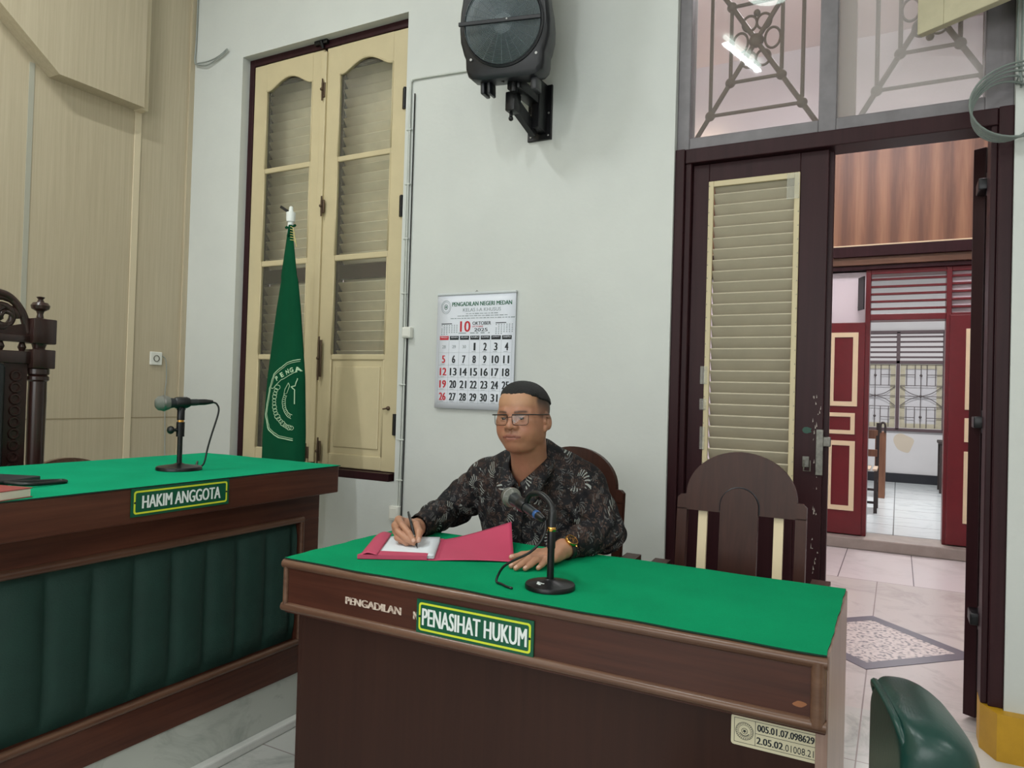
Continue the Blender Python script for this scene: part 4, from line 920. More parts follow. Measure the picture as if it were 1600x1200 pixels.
c.g('ink_green').prism([(0.115+(0.015 if k % 2 else 0.007)*math.sin(k*PI/5), 0.115-(0.013 if k % 2 else 0.006)*math.cos(k*PI/5)) for k in range(10)], 0.0001, 0.0003, fc)
for ink, b in c.b.items(): b.build({'ink_green': 'green_printing', 'ink_red': 'red_printing', 'ink_black': 'black_printing', 'ink_grey': 'grey_printing', 'cal_paper': 'white_printing'}[ink], ink, pg)
# ================================================================== LOUDSPEAKER
SPC = Vector((-1.597, 2.80, 2.932))
SM = Matrix.Translation(SPC) @ Matrix.Rotation(math.radians(11), 4, 'Z') @ Matrix.Rotation(math.radians(7), 4, 'X')
spk = thing('loudspeaker', 'black loudspeaker with round mesh grille mounted high on the wall', 'speaker', SPC)
def outline(s=1.0, dz=0.0):
    half = [(0.0, -0.236), (0.11, -0.236), (0.155, -0.228), (0.178, -0.208), (0.186, -0.18), (0.187, -0.135), (0.196, -0.115), (0.211, -0.06), (0.214, 0.0), (0.208, 0.07), (0.196, 0.13), (0.192, 0.18), (0.2, 0.26), (0.2, 0.4), (0.18, 0.44), (0.12, 0.46), (0.0, 0.465)]
    full = half+[(-a, c) for a, c in half[-2:0:-1]]
    return [(a*s, (c-0.1)*s+0.1) for a, c in full]
b = MB(); secs = [(-0.005, 0.93), (0.006, 0.985), (0.022, 1.0), (0.08, 1.0), (0.2, 0.9), (0.3, 0.72), (0.315, 0.66)]
rows = [[b.bm.verts.new((a, d, c_)) for a, c_ in outline(s)] for d, s in secs]
n = len(rows[0])
for p, q in zip(rows, rows[1:]):
    for k in range(n): b.bm.faces.new((p[k], p[(k+1) % n], q[(k+1) % n], q[k]))
fr = b.bm.faces.new(rows[0]); b.bm.faces.new(rows[-1][::-1])
for sx, w in ((-0.115, 0.02), (-0.085, 0.016), (0.13, 0.03)): b.box(sx-w/2, sx+w/2, 0.03, 0.12, -0.285, -0.225, 0.006)
b.bm.transform(SM); b.build('cabinet', 'speaker_body', spk, 40)
b = MB(); b.lathe([(0.178, 0.012), (0.19, 0.012), (0.19, -0.002), (0.182, -0.006), (0.178, 0.0)], (0, -0.012, 0), 'y', 48); b.bm.transform(SM); b.build('grille_ring', 'speaker_body', spk, 50)
b = MB(); b.lathe([(0.177, -0.012), (0.16, -0.0085), (0.15, -0.011), (0.06, -0.0068), (0.05, -0.007), (0.045, -0.012), (0.03, -0.02), (0, -0.024)], (0, -0.001, 0), 'y', 48); b.bm.transform(SM); b.build('cone', mat('speaker_cone', (150, 160, 166), 0.5), spk, 180)
b = MB()
for k in range(24):
    r = 0.02+k*0.0068; bul = -0.03-0.006*(1-(r/0.18)**2)
    b.tube([(r*math.cos(a), bul, r*math.sin(a)) for a in [2*PI*i/40 for i in range(40)]], 0.0011, 4, closed=True)
for k in range(24):
    a = 2*PI*k/24; b.tube([(r*math.cos(a), -0.03-0.006*(1-(r/0.18)**2), r*math.sin(a)) for r in (0.02, 0.1, 0.18)], 0.001, 4)
b.bm.transform(SM); b.build('mesh_grille', mat('grille_wire', (122, 134, 140), 0.35, 0.6), spk)
b = MB(); b.box(-0.2, 0.185, -0.046, -0.034, -0.008, 0.010, 0.003); b.bm.transform(SM @ Matrix.Rotation(math.radians(1), 4, 'Y')); b.build('crossbar', 'speaker_body', spk)
for a, r in ((0.9, 0.2), (2.25, 0.2), (-0.75, 0.21), (-2.4, 0.21)):
    b = MB(); b.lathe([(0.006, 0.0), (0.006, -0.004), (0, -0.004)], (r*math.cos(a), -0.006, r*math.sin(a)), 'y', 10); b.bm.transform(SM); b.build('screw', 'steel', spk)
b = MB(); b.lathe([(0.004, 0), (0.004, -0.003), (0, -0.003)], (0.03, -0.046, 0.003), 'y', 10); b.bm.transform(SM); b.build('screw', 'steel', spk)
t = thing('wall_bracket', 'black metal bracket on the wall beneath the loudspeaker', 'bracket', (-1.58, 3.2, 2.54))
b = MB(); b.box(-1.66, -1.53, 3.185, 3.2, 2.53, 2.80, 0.003); b.box(-1.60, -1.555, 3.1, 3.19, 2.56, 2.80, 0.004); b.build('wall_plate', 'black_metal', t)
b = MB(); b.box(-1.625, -1.56, 2.9, 3.15, 2.68, 2.73, 0.004); b.bar((-1.615, 2.96, 2.63), (-1.6, 3.14, 2.56), 0.03, 0.06); b.box(-1.645, -1.595, 2.92, 2.99, 2.59, 2.68, 0.006); b.tube([(-1.59, 2.9, 2.66), (-1.59, 2.9, 2.74)], 0.018, 12); b.build('arm', 'black_metal', t, 40)
b = MB(); b.tube([(-1.63, 2.955, 2.565), (-1.63, 2.955, 2.6)], 0.008, 8); b.sphere((-1.63, 2.955, 2.564), 0.012, 8); b.tube([(-1.62, 2.86, 2.70), (-1.66, 2.86, 2.715)], 0.005, 6); b.build('clamp_screw', 'black_metal', t, 50)
for p in ((-1.64, 2.55), (-1.545, 2.55), (-1.545, 2.66), (-1.64, 2.66)):
    b = MB(); b.lathe([(0.006, 0), (0.005, -0.004), (0, -0.005)], (p[0], 3.185, p[1]), 'y', 10); b.build('screw', 'steel', t)
# ================================================================== CABLES AND SOCKETS
b = MB(); b.tube(bez([(-1.80, 3.11, 2.965), (-1.86, 3.15, 2.962), (-1.95, 3.188, 2.958), (-2.15, 3.19, 2.968), (-2.36, 3.19, 2.978), (-2.385, 3.19, 2.97), (-2.392, 3.19, 2.93), (-2.39, 3.19, 2.5), (-2.388, 3.19, 2.0), (-2.383, 3.19, 1.62)], 10), 0.005, 8)
b.tube([(-2.402, 3.192, 2.94), (-2.402, 3.192, 1.62)], 0.004, 6)
for z in (2.7, 2.4, 2.1, 1.8): b.box(-2.412, -2.378, 3.184, 3.2, z, z+0.008, 0.002)
tag(b.build('speaker_cable', 'cable_white', None, 60), 'white cable clipped along the wall from the loudspeaker to the box by the window', 'cable')
b = MB(); b.tube([(-2.375, 3.192, 1.56), (-2.378, 3.192, 1.1), (-2.385, 3.192, 0.64)], 0.005, 8); b.tube([(-2.392, 3.194, 1.56), (-2.395, 3.194, 1.1), (-2.398, 3.194, 0.64)], 0.004, 6)
for z in (1.3, 1.0, 0.78): b.box(-2.408, -2.366, 3.184, 3.2, z, z+0.008, 0.002)
tag(b.build('wall_cable', 'cable_white', None, 60), 'lower run of white cable on the wall below the small junction box', 'cable')
b = MB(); b.tube([(-2.366, 3.193, 2.9), (-2.366, 3.193, 1.0), (-2.37, 3.193, 0.55)], 0.0035, 6)
tag(b.build('wall_cable', 'black', None, 60), 'thin dark cable running down the wall beside the white cables', 'cable')
def jbox(x, z, w, h, label):
    t = thing('junction_box', label, 'box', (x, 3.2, z)); b = MB(); b.box(x-w/2, x+w/2, 3.165, 3.2, z-h/2, z+h/2, 0.006, 3); b.build('body', 'white_plastic', t, 40)
    b = MB(); b.box(x-w*0.36, x+w*0.36, 3.162, 3.166, z-h*0.36, z+h*0.36, 0.002); b.build('cover', 'white_plastic', t); return t
jbox(-2.357, 1.588, 0.055, 0.06, 'small white junction box on the wall beside the tall window')
jbox(-2.405, 0.605, 0.062, 0.078, "white box low on the wall behind the man's writing hand")
b = MB(); b.tube(bez([(-4.165, 3.19, 4.2), (-4.17, 3.19, 3.6), (-4.17, 3.185, 3.42), (-4.12, 3.18, 3.40), (-4.02, 3.18, 3.395), (-3.93, 3.18, 3.41), (-3.86, 3.18, 3.44), (-3.87, 3.18, 3.425), (-3.95, 3.18, 3.395), (-4.05, 3.18, 3.37), (-4.16, 3.18, 3.40)], 8), 0.0045, 6)
tag(b.build('loose_wire', 'grey_cable', None, 60), 'loose looped end of grey wire high on the wall left of the window', 'wire')
t = thing('power_socket', 'white power socket on the beige panelled wall', 'socket', (-4.2, 2.993, 1.43))
b = MB(); b.box(-4.2, -4.186, 2.952, 3.034, 1.39, 1.474, 0.004); b.build('plate', 'white_plastic', t)
b = MB(); b.lathe([(0.021, 0), (0.021, 0.004), (0.017, 0.004), (0.0165, -0.003), (0, -0.003)], (-4.187, 2.993, 1.432), 'x', 24); so = b.build('receptacle', mat('grey_socket', (84, 82, 72), 0.5), t, 40)
b = MB()
for d in (-0.007, 0.007): b.lathe([(0.0028, -0.004), (0.0028, 0.0015), (0, 0.0015)], (-4.188, 2.993+d, 1.432), 'x', 10)
b.build('pin_hole', 'black', so)
b = MB(); b.tube(bez([(-4.188, 3.035, 1.45), (-4.185, 3.06, 1.42), (-4.188, 3.07, 1.3), (-4.19, 3.065, 1.2), (-4.19, 3.075, 0.95), (-4.19, 3.085, 0.6), (-4.19, 3.085, 0.19)], 8), 0.003, 6); tag(b.build('socket_cable', 'grey_cable', None, 60), 'thin grey cable hanging from the power socket on the panelled wall', 'cable')
b = MB()
for k in range(5):
    r = 0.105+0.006*k; b.tube([(0.325+0.01*k-0.0+r*math.cos(a)*(1.0+0.05*k), 3.17-0.012*k+0.006*math.sin(2*a+k), 2.362+0.006*k+r*math.sin(a)*1.05) for a in [2*PI*i/36 for i in range(36)]], 0.0042, 6, closed=True)
b.tube(bez([(0.37, 3.13, 2.45), (0.365, 3.15, 2.50), (0.36, 3.18, 2.6), (0.362, 3.188, 2.9), (0.362, 3.188, 3.6)], 8), 0.0045, 6); b.tube([(0.375, 3.19, 2.45), (0.378, 3.19, 3.6)], 0.004, 6)
b.tube([(0.36, 3.2, 2.47), (0.36, 3.12, 2.47)], 0.003, 6)
tag(b.build('cable_coil', mat('coil_cable', (122, 132, 128), 0.45), None, 60), 'coiled grey cable hanging beside the top right corner of the doorway', 'cable')
# ================================================================== FLAG
FXc, FY = -2.93, 2.85
fl = thing('flag', 'furled green flag with court emblem on a white pole by the window', 'flag', (FXc, FY, 0))
b = MB(); b.lathe([(0.17, 0), (0.17, 0.03), (0.05, 0.05), (0.03, 0.12), (0, 0.12)], (FXc, FY, 0), n=32); b.build('base', 'pole_white', fl, 40)
b = MB(); b.tube([(FXc, FY, 0.08), (FXc+0.02, FY, 2.2)], 0.016, 14); b.lathe([(0.023, 0), (0.025, 0.02), (0.025, 0.05), (0.013, 0.055), (0.01, 0.08), (0.0, 0.086)], (FXc+0.02, FY, 2.165), n=16); po = b.build('pole', 'pole_white', fl, 40)
b = MB(); b.bar((FXc-0.0, FY, 2.222), (FXc-0.05, FY-0.005, 2.252), 0.014, 0.014); b.build('peg', 'black', po)
def flagpt(u, v, off=0):
    """u round the furled cloth 0..1, v from top 0 to bottom 1"""
    z = 2.145-1.5*v
    prof = [(0, 0.012), (0.1, 0.033), (0.3, 0.075), (0.55, 0.118), (0.75, 0.135), (0.85, 0.135), (1, 0.11)]
    for (v0, r0), (v1, r1) in zip(prof, prof[1:]):
        if v0 <= v <= v1: r = r0+(r1-r0)*(v-v0)/(v1-v0); break
    a = 2*PI*u
    fold = 0.16*math.sin(3*a+2.0+1.2*v)*min(1, v*3)+0.05*math.sin(7*a+1)
    cxs = FXc+0.03+0.012*math.sin(2*v)+ (0.0 if v < 0.2 else 0.006)
    rx = r*(1+0.5*fold)+off; ry = r*0.5*(1+fold)+off
    return (cxs+rx*math.cos(a), FY-0.012+ry*math.sin(a), z)
b = MB(); nu, nv = 96, 70
rows = [[b.bm.verts.new(flagpt(i/nu, j/nv)) for i in range(nu)] for j in range(nv+1)]
for p, q in zip(rows, rows[1:]):
    for i in range(nu): b.bm.faces.new((p[i], p[(i+1) % nu], q[(i+1) % nu], q[i]))
b.bm.faces.new(rows[0][::-1]); b.bm.faces.new(rows[-1])
clo = b.build('cloth', 'flag', fl, 180)
b = MB(); b.tube([(FXc+0.02+0.024*math.cos(a), FY+0.024*math.sin(a), 2.14+0.012*math.sin(a)) for a in [2*PI*i/20 for i in range(20)]], 0.006, 6, closed=True); b.tube(bez([(FXc+0.035, FY-0.02, 2.135), (FXc+0.04, FY-0.03, 2.11), (FXc+0.03, FY-0.03, 2.08)], 6), 0.005, 6); b.build('tie', 'flag', clo, 60)
b = MB()
for k in range(6): b.tube(bez([(FXc+0.05, FY-0.03, 2.13-k*0.014), (FXc+0.07+0.003*k, FY-0.03, 2.12-k*0.014), (FXc+0.078+0.004*k, FY-0.03, 2.09-k*0.014)], 4), 0.0018, 5)
b.build('gold_fringe', mat('gold_thread', (196, 182, 110), 0.6), clo, 60)
# embroidered emblem: project picture coordinates (p across, z up) on to the front of the cloth
def onflag(px, z, off=0.002):
    v = (2.145-z)/1.5; best = None
    for i in range(120):
        u = 0.5+0.5*i/119; q = flagpt(u, v, off)
        if best is None or abs(q[0]-px) < best[0]: best = (abs(q[0]-px), q)
    return best[1]
ec = (-2.775, 1.205)
def estroke(b, pts, r): b.tube([onflag(x, z) for x, z in pts], r, 5)
thread = mat('pale_green_thread', (176, 206, 170), 0.6)
b = MB()
def oct_(s): 
    return [(ec[0]-0.0*s, ec[1]+0.215*s), (ec[0]-0.075*s, ec[1]+0.195*s), (ec[0]-0.15*s, ec[1]+0.135*s), (ec[0]-0.18*s, ec[1]+0.06*s), (ec[0]-0.205*s, ec[1]-0.08*s), (ec[0]-0.175*s, ec[1]-0.16*s), (ec[0]-0.10*s, ec[1]-0.2*s), (ec[0]-0.0*s, ec[1]-0.21*s)]
def dens(p, n=8): return [(a[0]+(c[0]-a[0])*k/n, a[1]+(c[1]-a[1])*k/n) for a, c in zip(p, p[1:]) for k in range(n)]+[p[-1]]
estroke(b, dens(oct_(1.0)), 0.0028); estroke(b, dens(oct_(0.955)), 0.0016)
estroke(b, dens([(ec[0]-0.165, ec[1]+0.06), (ec[0]-0.15, ec[1]+0.058), (ec[0]-0.1, ec[1]+0.105), (ec[0]-0.005, ec[1]+0.15)]), 0.002)
for k in range(17):      # wreath of rings
    a = math.radians(150+k*7.4); rr = 0.013 if k % 3 else 0.016
    c0 = (ec[0]-0.01+0.128*math.cos(a), ec[1]-0.005+0.14*math.sin(a))
    estroke(b, [(c0[0]+rr*math.cos(t), c0[1]+rr*0.8*math.sin(t)) for t in [2*PI*i/10 for i in range(11)]], 0.0016)
for rr in (0.088, 0.068): estroke(b, [(ec[0]+0.0+rr*math.cos(a), ec[1]-0.01+rr*math.sin(a)) for a in [math.radians(150+k*6) for k in range(19)]], 0.0016)
for k in range(13):
    a = math.radians(156+k*8); estroke(b, [(ec[0]+r*math.cos(a), ec[1]-0.01+r*math.sin(a)) for r in (0.072, 0.084)], 0.0018)
estroke(b, [(ec[0]-0.05, ec[1]+0.09), (ec[0]-0.075, ec[1]+0.055), (ec[0]-0.08, ec[1]+0.03), (ec[0]-0.06, ec[1]+0.035), (ec[0]-0.04, ec[1]+0.075), (ec[0]-0.05, ec[1]+0.09)], 0.0018)
estroke(b, dens([(ec[0]+0.0, ec[1]+0.115), (ec[0]-0.008, ec[1]+0.075), (ec[0]-0.03, ec[1]+0.07), (ec[0]-0.01, ec[1]+0.055), (ec[0]-0.005, ec[1]-0.02)], 4), 0.003)
b.build('emblem', thread, clo, 60)
b = MB()
word = 'PENGA'
for k, chh in enumerate(word):
    a = math.radians(47-k*8.5); 
    bx0 = ec[0]-0.125+k*0.028; bz0 = ec[1]+0.098+k*0.021-0.0022*k*k
    me, bb = text_mesh(chh, 0.03); ang = math.radians(40-k*6); sc = 0.026/(bb[3]-bb[2])
    vs_ = []
    for v in me.vertices:
        lx, lz = (v.co.x-bb[0])*sc*0.95, (v.co.y-bb[2])*sc
        vs_.append(b.bm.verts.new(onflag(bx0+lx*math.cos(ang)-lz*math.sin(ang), bz0+lx*math.sin(ang)+lz*math.cos(ang), 0.0015+0.001*(v.co.z > 0))))
    for p in me.polygons:
        try: b.bm.faces.new([vs_[i] for i in p.vertices])
        except ValueError: pass
b.build('emblem_lettering', thread, clo)
# ================================================================== OPEN SASH, TOP RIGHT
A = Vector((0.046, 3.196, 2.71)); dS = Vector((0.24, -0.151, 0)).normalized(); nS = Vector((dS.y, -dS.x, 0))
SMx = Matrix(((dS.x, -nS.x, 0, A.x), (dS.y, -nS.y, 0, A.y), (0, 0, 1, A.z), (0, 0, 0, 1)))
t = thing('window_sash', 'cream window sash standing open above the right of the doorway', 'window sash', A)
b = MB()
for q in ((0, 0.1, 0, 1.05), (0.4, 0.5, 0, 1.05), (0.1, 0.4, 0, 0.105), (0.1, 0.4, 0.95, 1.05)): b.box(q[0], q[1], -0.018, 0.018, q[2], q[3], 0.003, mtx=SMx)
b.build('frame', mat('weathered_cream_paint', (186, 178, 150), 0.55, var=0.1, vscale=14), t)
b = MB(); b.box(0.095, 0.405, -0.004, 0.004, 0.1, 0.955, mtx=SMx); b.build('pane', mat('dark_pane', (70, 66, 66), 0.15), t)
b = MB(); b.tube([tuple(A+Vector((0, 0.0, z))) for z in (0.25, 0.36)], 0.011, 8); b.tube([tuple(A+Vector((0, 0.0, z))) for z in (0.8, 0.91)], 0.011, 8); b.bar(A+Vector((0, -0.002, 0.3)), A+Vector((0, 0.05, 0.3)), 0.02, 0.06); b.bar(A+Vector((0, -0.002, 0.85)), A+Vector((0, 0.05, 0.85)), 0.02, 0.06); b.build('hinge', 'black_metal', t, 60)
# ================================================================== THINGS ACROSS THE CORRIDOR
t = thing('slatted_chair', 'wooden chair with slatted seat inside the room across the corridor', 'chair', (-0.42, 9.0, 0.1))
for x in (-0.62, -0.2):
    b = MB(); b.bar((x, 8.75, 0.1), (x, 8.75, 0.56), 0.035, 0.035, (0, 1, 0)); b.build('leg', 'dark_gap', t)
    b = MB(); b.bar((x, 9.2, 0.1), (x, 9.22, 0.56), 0.035, 0.035, (0, 1, 0)); b.bar((x, 9.22, 0.55), (x, 9.3, 1.06), 0.035, 0.035, (0, 1, 0)); b.build('leg', 'dark_gap', t)
b = MB()
for k in range(7): b.box(-0.63+k*0.066, -0.585+k*0.066, 8.72, 9.24, 0.555, 0.575, 0.003)
b.build('seat', 'slat_wood', t)
b = MB(); b.box(-0.62, -0.2, 9.2, 9.225, 0.68, 0.76, 0.003); b.box(-0.62, -0.2, 9.26, 9.285, 0.88, 0.98, 0.003); b.build('backrest', 'far_chair', t)
b = MB()
for z in (0.2, 0.34): b.box(-0.61, -0.2, 8.74, 8.76, z, z+0.025); b.box(-0.212, -0.188, 8.75, 9.2, z+0.06, z+0.085)
b.build('stretcher', 'dark_gap', t)
t = thing('lectern', 'narrow brown lectern standing behind the slatted chair across the corridor', 'lectern', (-0.24, 10.4, 0.1))
b = MB(); b.box(-0.25, -0.13, 10.2, 10.6, 0.1, 0.93, 0.006); b.build('body', 'far_chair', t)
b = MB(); b.tube(bez([(-0.19, 10.2, 0.92), (-0.19, 10.2, 1.02), (-0.165, 10.2, 1.05), (-0.14, 10.2, 1.02), (-0.14, 10.2, 0.92)], 6), 0.013, 8); b.build('handle', 'dark_gap', t, 60)
t = thing('side_table', 'dark side table just visible at the right of the room across the corridor', 'table', (0.75, 11.6, 0.1))
b = MB(); b.box(0.49, 1.1, 11.3, 11.9, 0.76, 0.8, 0.006); b.build('table_top', 'dark_gap', t)
for x, y in ((0.53, 11.34), (1.06, 11.34), (0.53, 11.86), (1.06, 11.86)):
    b = MB(); b.box(x-0.025, x+0.025, y-0.025, y+0.025, 0.1, 0.76, 0.003); b.build('leg', 'dark_gap', t)
b = MB(); b.box(0.52, 1.07, 11.35, 11.85, 0.45, 0.47); b.build('shelf', 'dark_gap', t)
t = thing('hanging_sign', 'small dark sign board sticking out above the red door leaf across the corridor', 'sign', (-0.31, 7.2, 2.25))
b = MB(); b.prism([(-0.335, 7.09), (-0.285, 6.98), (-0.277, 6.984), (-0.327, 7.094)], 2.1, 2.39, lambda a, c, d: (a, c, d)); b.build('board', 'black', t)
b = MB(); b.bar((-0.33, 7.2, 2.36), (-0.285, 6.99, 2.36), 0.012, 0.012); b.bar((-0.33, 7.2, 2.13), (-0.33, 7.09, 2.13), 0.012, 0.012); b.build('arm', 'black_metal', t)
t = thing('wall_lamp', 'warm strip lamp on the wall across the corridor, above the plank panel', 'lamp', (-1.85, 7.2, 3.74))  # assumed lamp, hidden by the lintel, added for the warm glow above it
b = MB(); b.box(-2.15, -1.55, 7.12, 7.2, 3.70, 3.76, 0.004); b.build('housing', 'lamp_body', t)
b = MB(); b.tube([(-2.12, 7.1, 3.78), (-1.58, 7.1, 3.78)], 0.014, 10); b.build('tube', mat('warm_tube', (255, 240, 220), 0.5, emit=(255, 226, 190, 14.0)), t, 60)
# ================================================================== CEILING FITTINGS
for i, l in enumerate(LAMPS):  # only the first is reflected in the transom glass; the others are assumed
    t = thing('fluorescent_lamp', ['ceiling strip lamp above the middle of the room', "ceiling strip lamp above the judges' bench", 'ceiling strip lamp in front of the doorway', 'ceiling strip lamp at the rear left of the room', 'ceiling strip lamp at the rear right of the room'][i], 'lamp', l[:3], 0, 'ceiling strip lamps')
    LM2 = Matrix.Translation((l[0], l[1], 0)) @ Matrix.Rotation(l[3], 4, 'Z')
    b = MB(); b.box(-0.5, 0.5, -0.06, 0.06, l[2]-0.03, CZ, 0.004); b.bm.transform(LM2); b.build('housing', 'lamp_body', t)
    b = MB(); b.tube([(-0.36, 0, l[2]-0.055), (0.36, 0, l[2]-0.055)], 0.018, 12); b.bm.transform(LM2); b.build('tube', 'light', t, 60)
t = thing('ring_lamp', 'round ceiling lamp with curved tube, above the front of the room', 'lamp', (-0.95, 0.62, CZ))
b = MB(); b.lathe([(0.1, -0.2), (0.14, -0.16), (0.14, 0.0), (0, 0.0)], (-0.95, 0.62, CZ), n=24); b.build('housing', 'lamp_body', t, 40)
b = MB(); b.tube([(-0.95+0.16*math.cos(a), 0.62+0.16*math.sin(a), CZ-0.24) for a in [math.radians(100+k*8) for k in range(26)]], 0.022, 10); b.build('tube', 'light', t, 60)
# ================================================================== THE MAN
# organic surfaces: smooth-blended distance fields turned into meshes with surface nets
def V3(p): return np.array(p, dtype=np.float32)
class SDF:
    def __init__(s, lo, hi, h):
        s.lo = np.array(lo, float); s.h = h; s.n = np.ceil((np.array(hi)-s.lo)/h).astype(int)+1
        s.A = np.full(s.n, 0.06, np.float32)
    def op(s, fn, lo, hi, k=0.01, mode='u', m=0.0):
        i0 = np.clip(np.floor((np.array(lo)-k-m-0.004-s.lo)/s.h).astype(int), 0, s.n); i1 = np.clip(np.ceil((np.array(hi)+k+m+0.004-s.lo)/s.h).astype(int)+1, 0, s.n)
        if np.any(i1 <= i0): return s
        X, Y, Z = [(s.lo[a]+s.h*np.arange(i0[a], i1[a])).astype(np.float32).reshape([-1 if b == a else 1 for b in range(3)]) for a in range(3)]
        d = fn(X, Y, Z).astype(np.float32); sl = tuple(slice(i0[a], i1[a]) for a in range(3)); A = s.A[sl]
        d = np.broadcast_to(d, A.shape)
        if mode == 'u': h = np.maximum(k-np.abs(A-d), 0)/k; s.A[sl] = np.minimum(A, d)-h*h*k*0.25
        elif mode == 's': d = -d; h = np.maximum(k-np.abs(A-d), 0)/k; s.A[sl] = np.maximum(A, d)+h*h*k*0.25
        elif mode == 'i': h = np.maximum(k-np.abs(A-d), 0)/k; s.A[sl] = np.maximum(A, d)+h*h*k*0.25
        elif mode == 'd': s.A[sl] = A+d
        return s
    def cap(s, a, b, ra, rb, k=0.01, mode='u'):
        a, b = V3(a), V3(b); ab = b-a; L2 = max(float(ab @ ab), 1e-9)
        def fn(X, Y, Z):
            t = np.clip(((X-a[0])*ab[0]+(Y-a[1])*ab[1]+(Z-a[2])*ab[2])/L2, 0, 1)
            return np.sqrt((X-a[0]-t*ab[0])**2+(Y-a[1]-t*ab[1])**2+(Z-a[2]-t*ab[2])**2)-(ra+(rb-ra)*t)
        r = max(ra, rb); return s.op(fn, np.minimum(a, b)-r, np.maximum(a, b)+r, k, mode)
    def ell(s, c, r, k=0.01, mode='u', rot=None):
        c, r = V3(c), V3(r); Rm_ = np.eye(3, dtype=np.float32) if rot is None else np.array(rot.to_3x3(), dtype=np.float32)
        def fn(X, Y, Z):
            x, y, z = X-c[0], Y-c[1], Z-c[2]
            q = [(Rm_[0, i]*x+Rm_[1, i]*y+Rm_[2, i]*z) for i in range(3)]
            k0 = np.sqrt((q[0]/r[0])**2+(q[1]/r[1])**2+(q[2]/r[2])**2); k1 = np.sqrt((q[0]/r[0]**2)**2+(q[1]/r[1]**2)**2+(q[2]/r[2]**2)**2)
            return k0*(k0-1)/np.maximum(k1, 1e-6)
        R0 = max(r) if rot is not None else r
        return s.op(fn, c-R0, c+R0, k, mode)
    def chain(s, pts, rs, k=0.006, mode='u'):
        for i in range(len(pts)-1): s.cap(pts[i], pts[i+1], rs[i], rs[i+1], k, mode)
        return s
    def mesh(s):
        A = s.A; n = A.shape; ins = (A < 0)
        c = np.zeros(np.array(n)-1, np.uint8)
        for dx in (0, 1):
            for dy in (0, 1):
                for dz_ in (0, 1): c += ins[dx:n[0]-1+dx, dy:n[1]-1+dy, dz_:n[2]-1+dz_]
        act = np.argwhere((c > 0) & (c < 8)); del c
        idx = np.full(np.array(n)-1, -1, np.int32); idx[tuple(act.T)] = np.arange(len(act))
        sm = np.zeros((len(act), 3)); cnt = np.zeros(len(act))
        cor = [(a, b, d) for a in (0, 1) for b in (0, 1) for d in (0, 1)]
        for p in cor:
            for ax in range(3):
                if p[ax]: continue
                q = list(p); q[ax] = 1
                va = A[act[:, 0]+p[0], act[:, 1]+p[1], act[:, 2]+p[2]]; vb = A[act[:, 0]+q[0], act[:, 1]+q[1], act[:, 2]+q[2]]
                m = (va < 0) != (vb < 0); t = np.where(m, va/np.where(m, va-vb, 1), 0)
                pos = np.tile(np.array(p, float), (len(act), 1)); pos[:, ax] += t
                sm[m] += pos[m]; cnt[m] += 1
        V = s.lo+s.h*(act+sm/np.maximum(cnt, 1)[:, None])
        F = []
        for ax in range(3):
            b, d = (ax+1) % 3, (ax+2) % 3
            sl0 = [slice(None)]*3; sl1 = [slice(None)]*3; sl0[ax] = slice(0, -1); sl1[ax] = slice(1, None)
            e = ins[tuple(sl0)] != ins[tuple(sl1)]; E = np.argwhere(e)
            E = E[(E[:, b] > 0) & (E[:, d] > 0) & (E[:, b] < n[b]-1) & (E[:, d] < n[d]-1)]
            flip = ins[E[:, 0], E[:, 1], E[:, 2]]
            q = []
            for ob, od in ((1, 1), (0, 1), (0, 0), (1, 0)):
                t = E.copy(); t[:, b] -= ob; t[:, d] -= od; q.append(idx[t[:, 0], t[:, 1], t[:, 2]])
            q = np.stack(q, 1); q[~flip] = q[~flip][:, ::-1]; F.append(q)
        F = np.concatenate(F); F = F[(F >= 0).all(1)]
        return V, F
def smooth_verts(V, F, it=2, w=0.5):
    for _ in range(it):
        acc = np.zeros_like(V); cn = np.zeros(len(V))
        for k in range(4):
            for o in (1, 3): np.add.at(acc, F[:, k], V[F[:, (k+o) % 4]]); np.add.at(cn, F[:, k], 1)
        V = V*(1-w)+w*acc/np.maximum(cn, 1)[:, None]
    return V
def mesh_obj(name, V, F, m, parent, col=None):
    me = bpy.data.meshes.new(name); off = wmat(parent).translation if parent is not None else Vector((0, 0, 0))
    me.vertices.add(len(V)); me.vertices.foreach_set('co', (V-np.array(off)).astype(np.float32).ravel())
    me.loops.add(len(F)*4); me.loops.foreach_set('vertex_index', F.astype(np.int32).ravel())
    me.polygons.add(len(F)); me.polygons.foreach_set('loop_start', np.arange(0, len(F)*4, 4, dtype=np.int32)); me.polygons.foreach_set('loop_total', np.full(len(F), 4, np.int32))
    me.update(calc_edges=True); me.validate()
    if col is not None:
        a = me.color_attributes.new('tone', 'FLOAT_COLOR', 'POINT'); a.data.foreach_set('color', np.concatenate([col, np.ones((len(col), 1))], 1).astype(np.float32).ravel())
    me.shade_smooth(); me.materials.append(m if not isinstance(m, str) else M[m])
    o = bpy.data.objects.new(name, me); COL.objects.link(o)
    if parent is not None: o.parent = parent
    return o
ROOT = Vector((-1.09, 2.38, 0.0))
man = thing('person', 'man in a dark batik shirt and glasses seated at the green table, writing', 'person', ROOT)
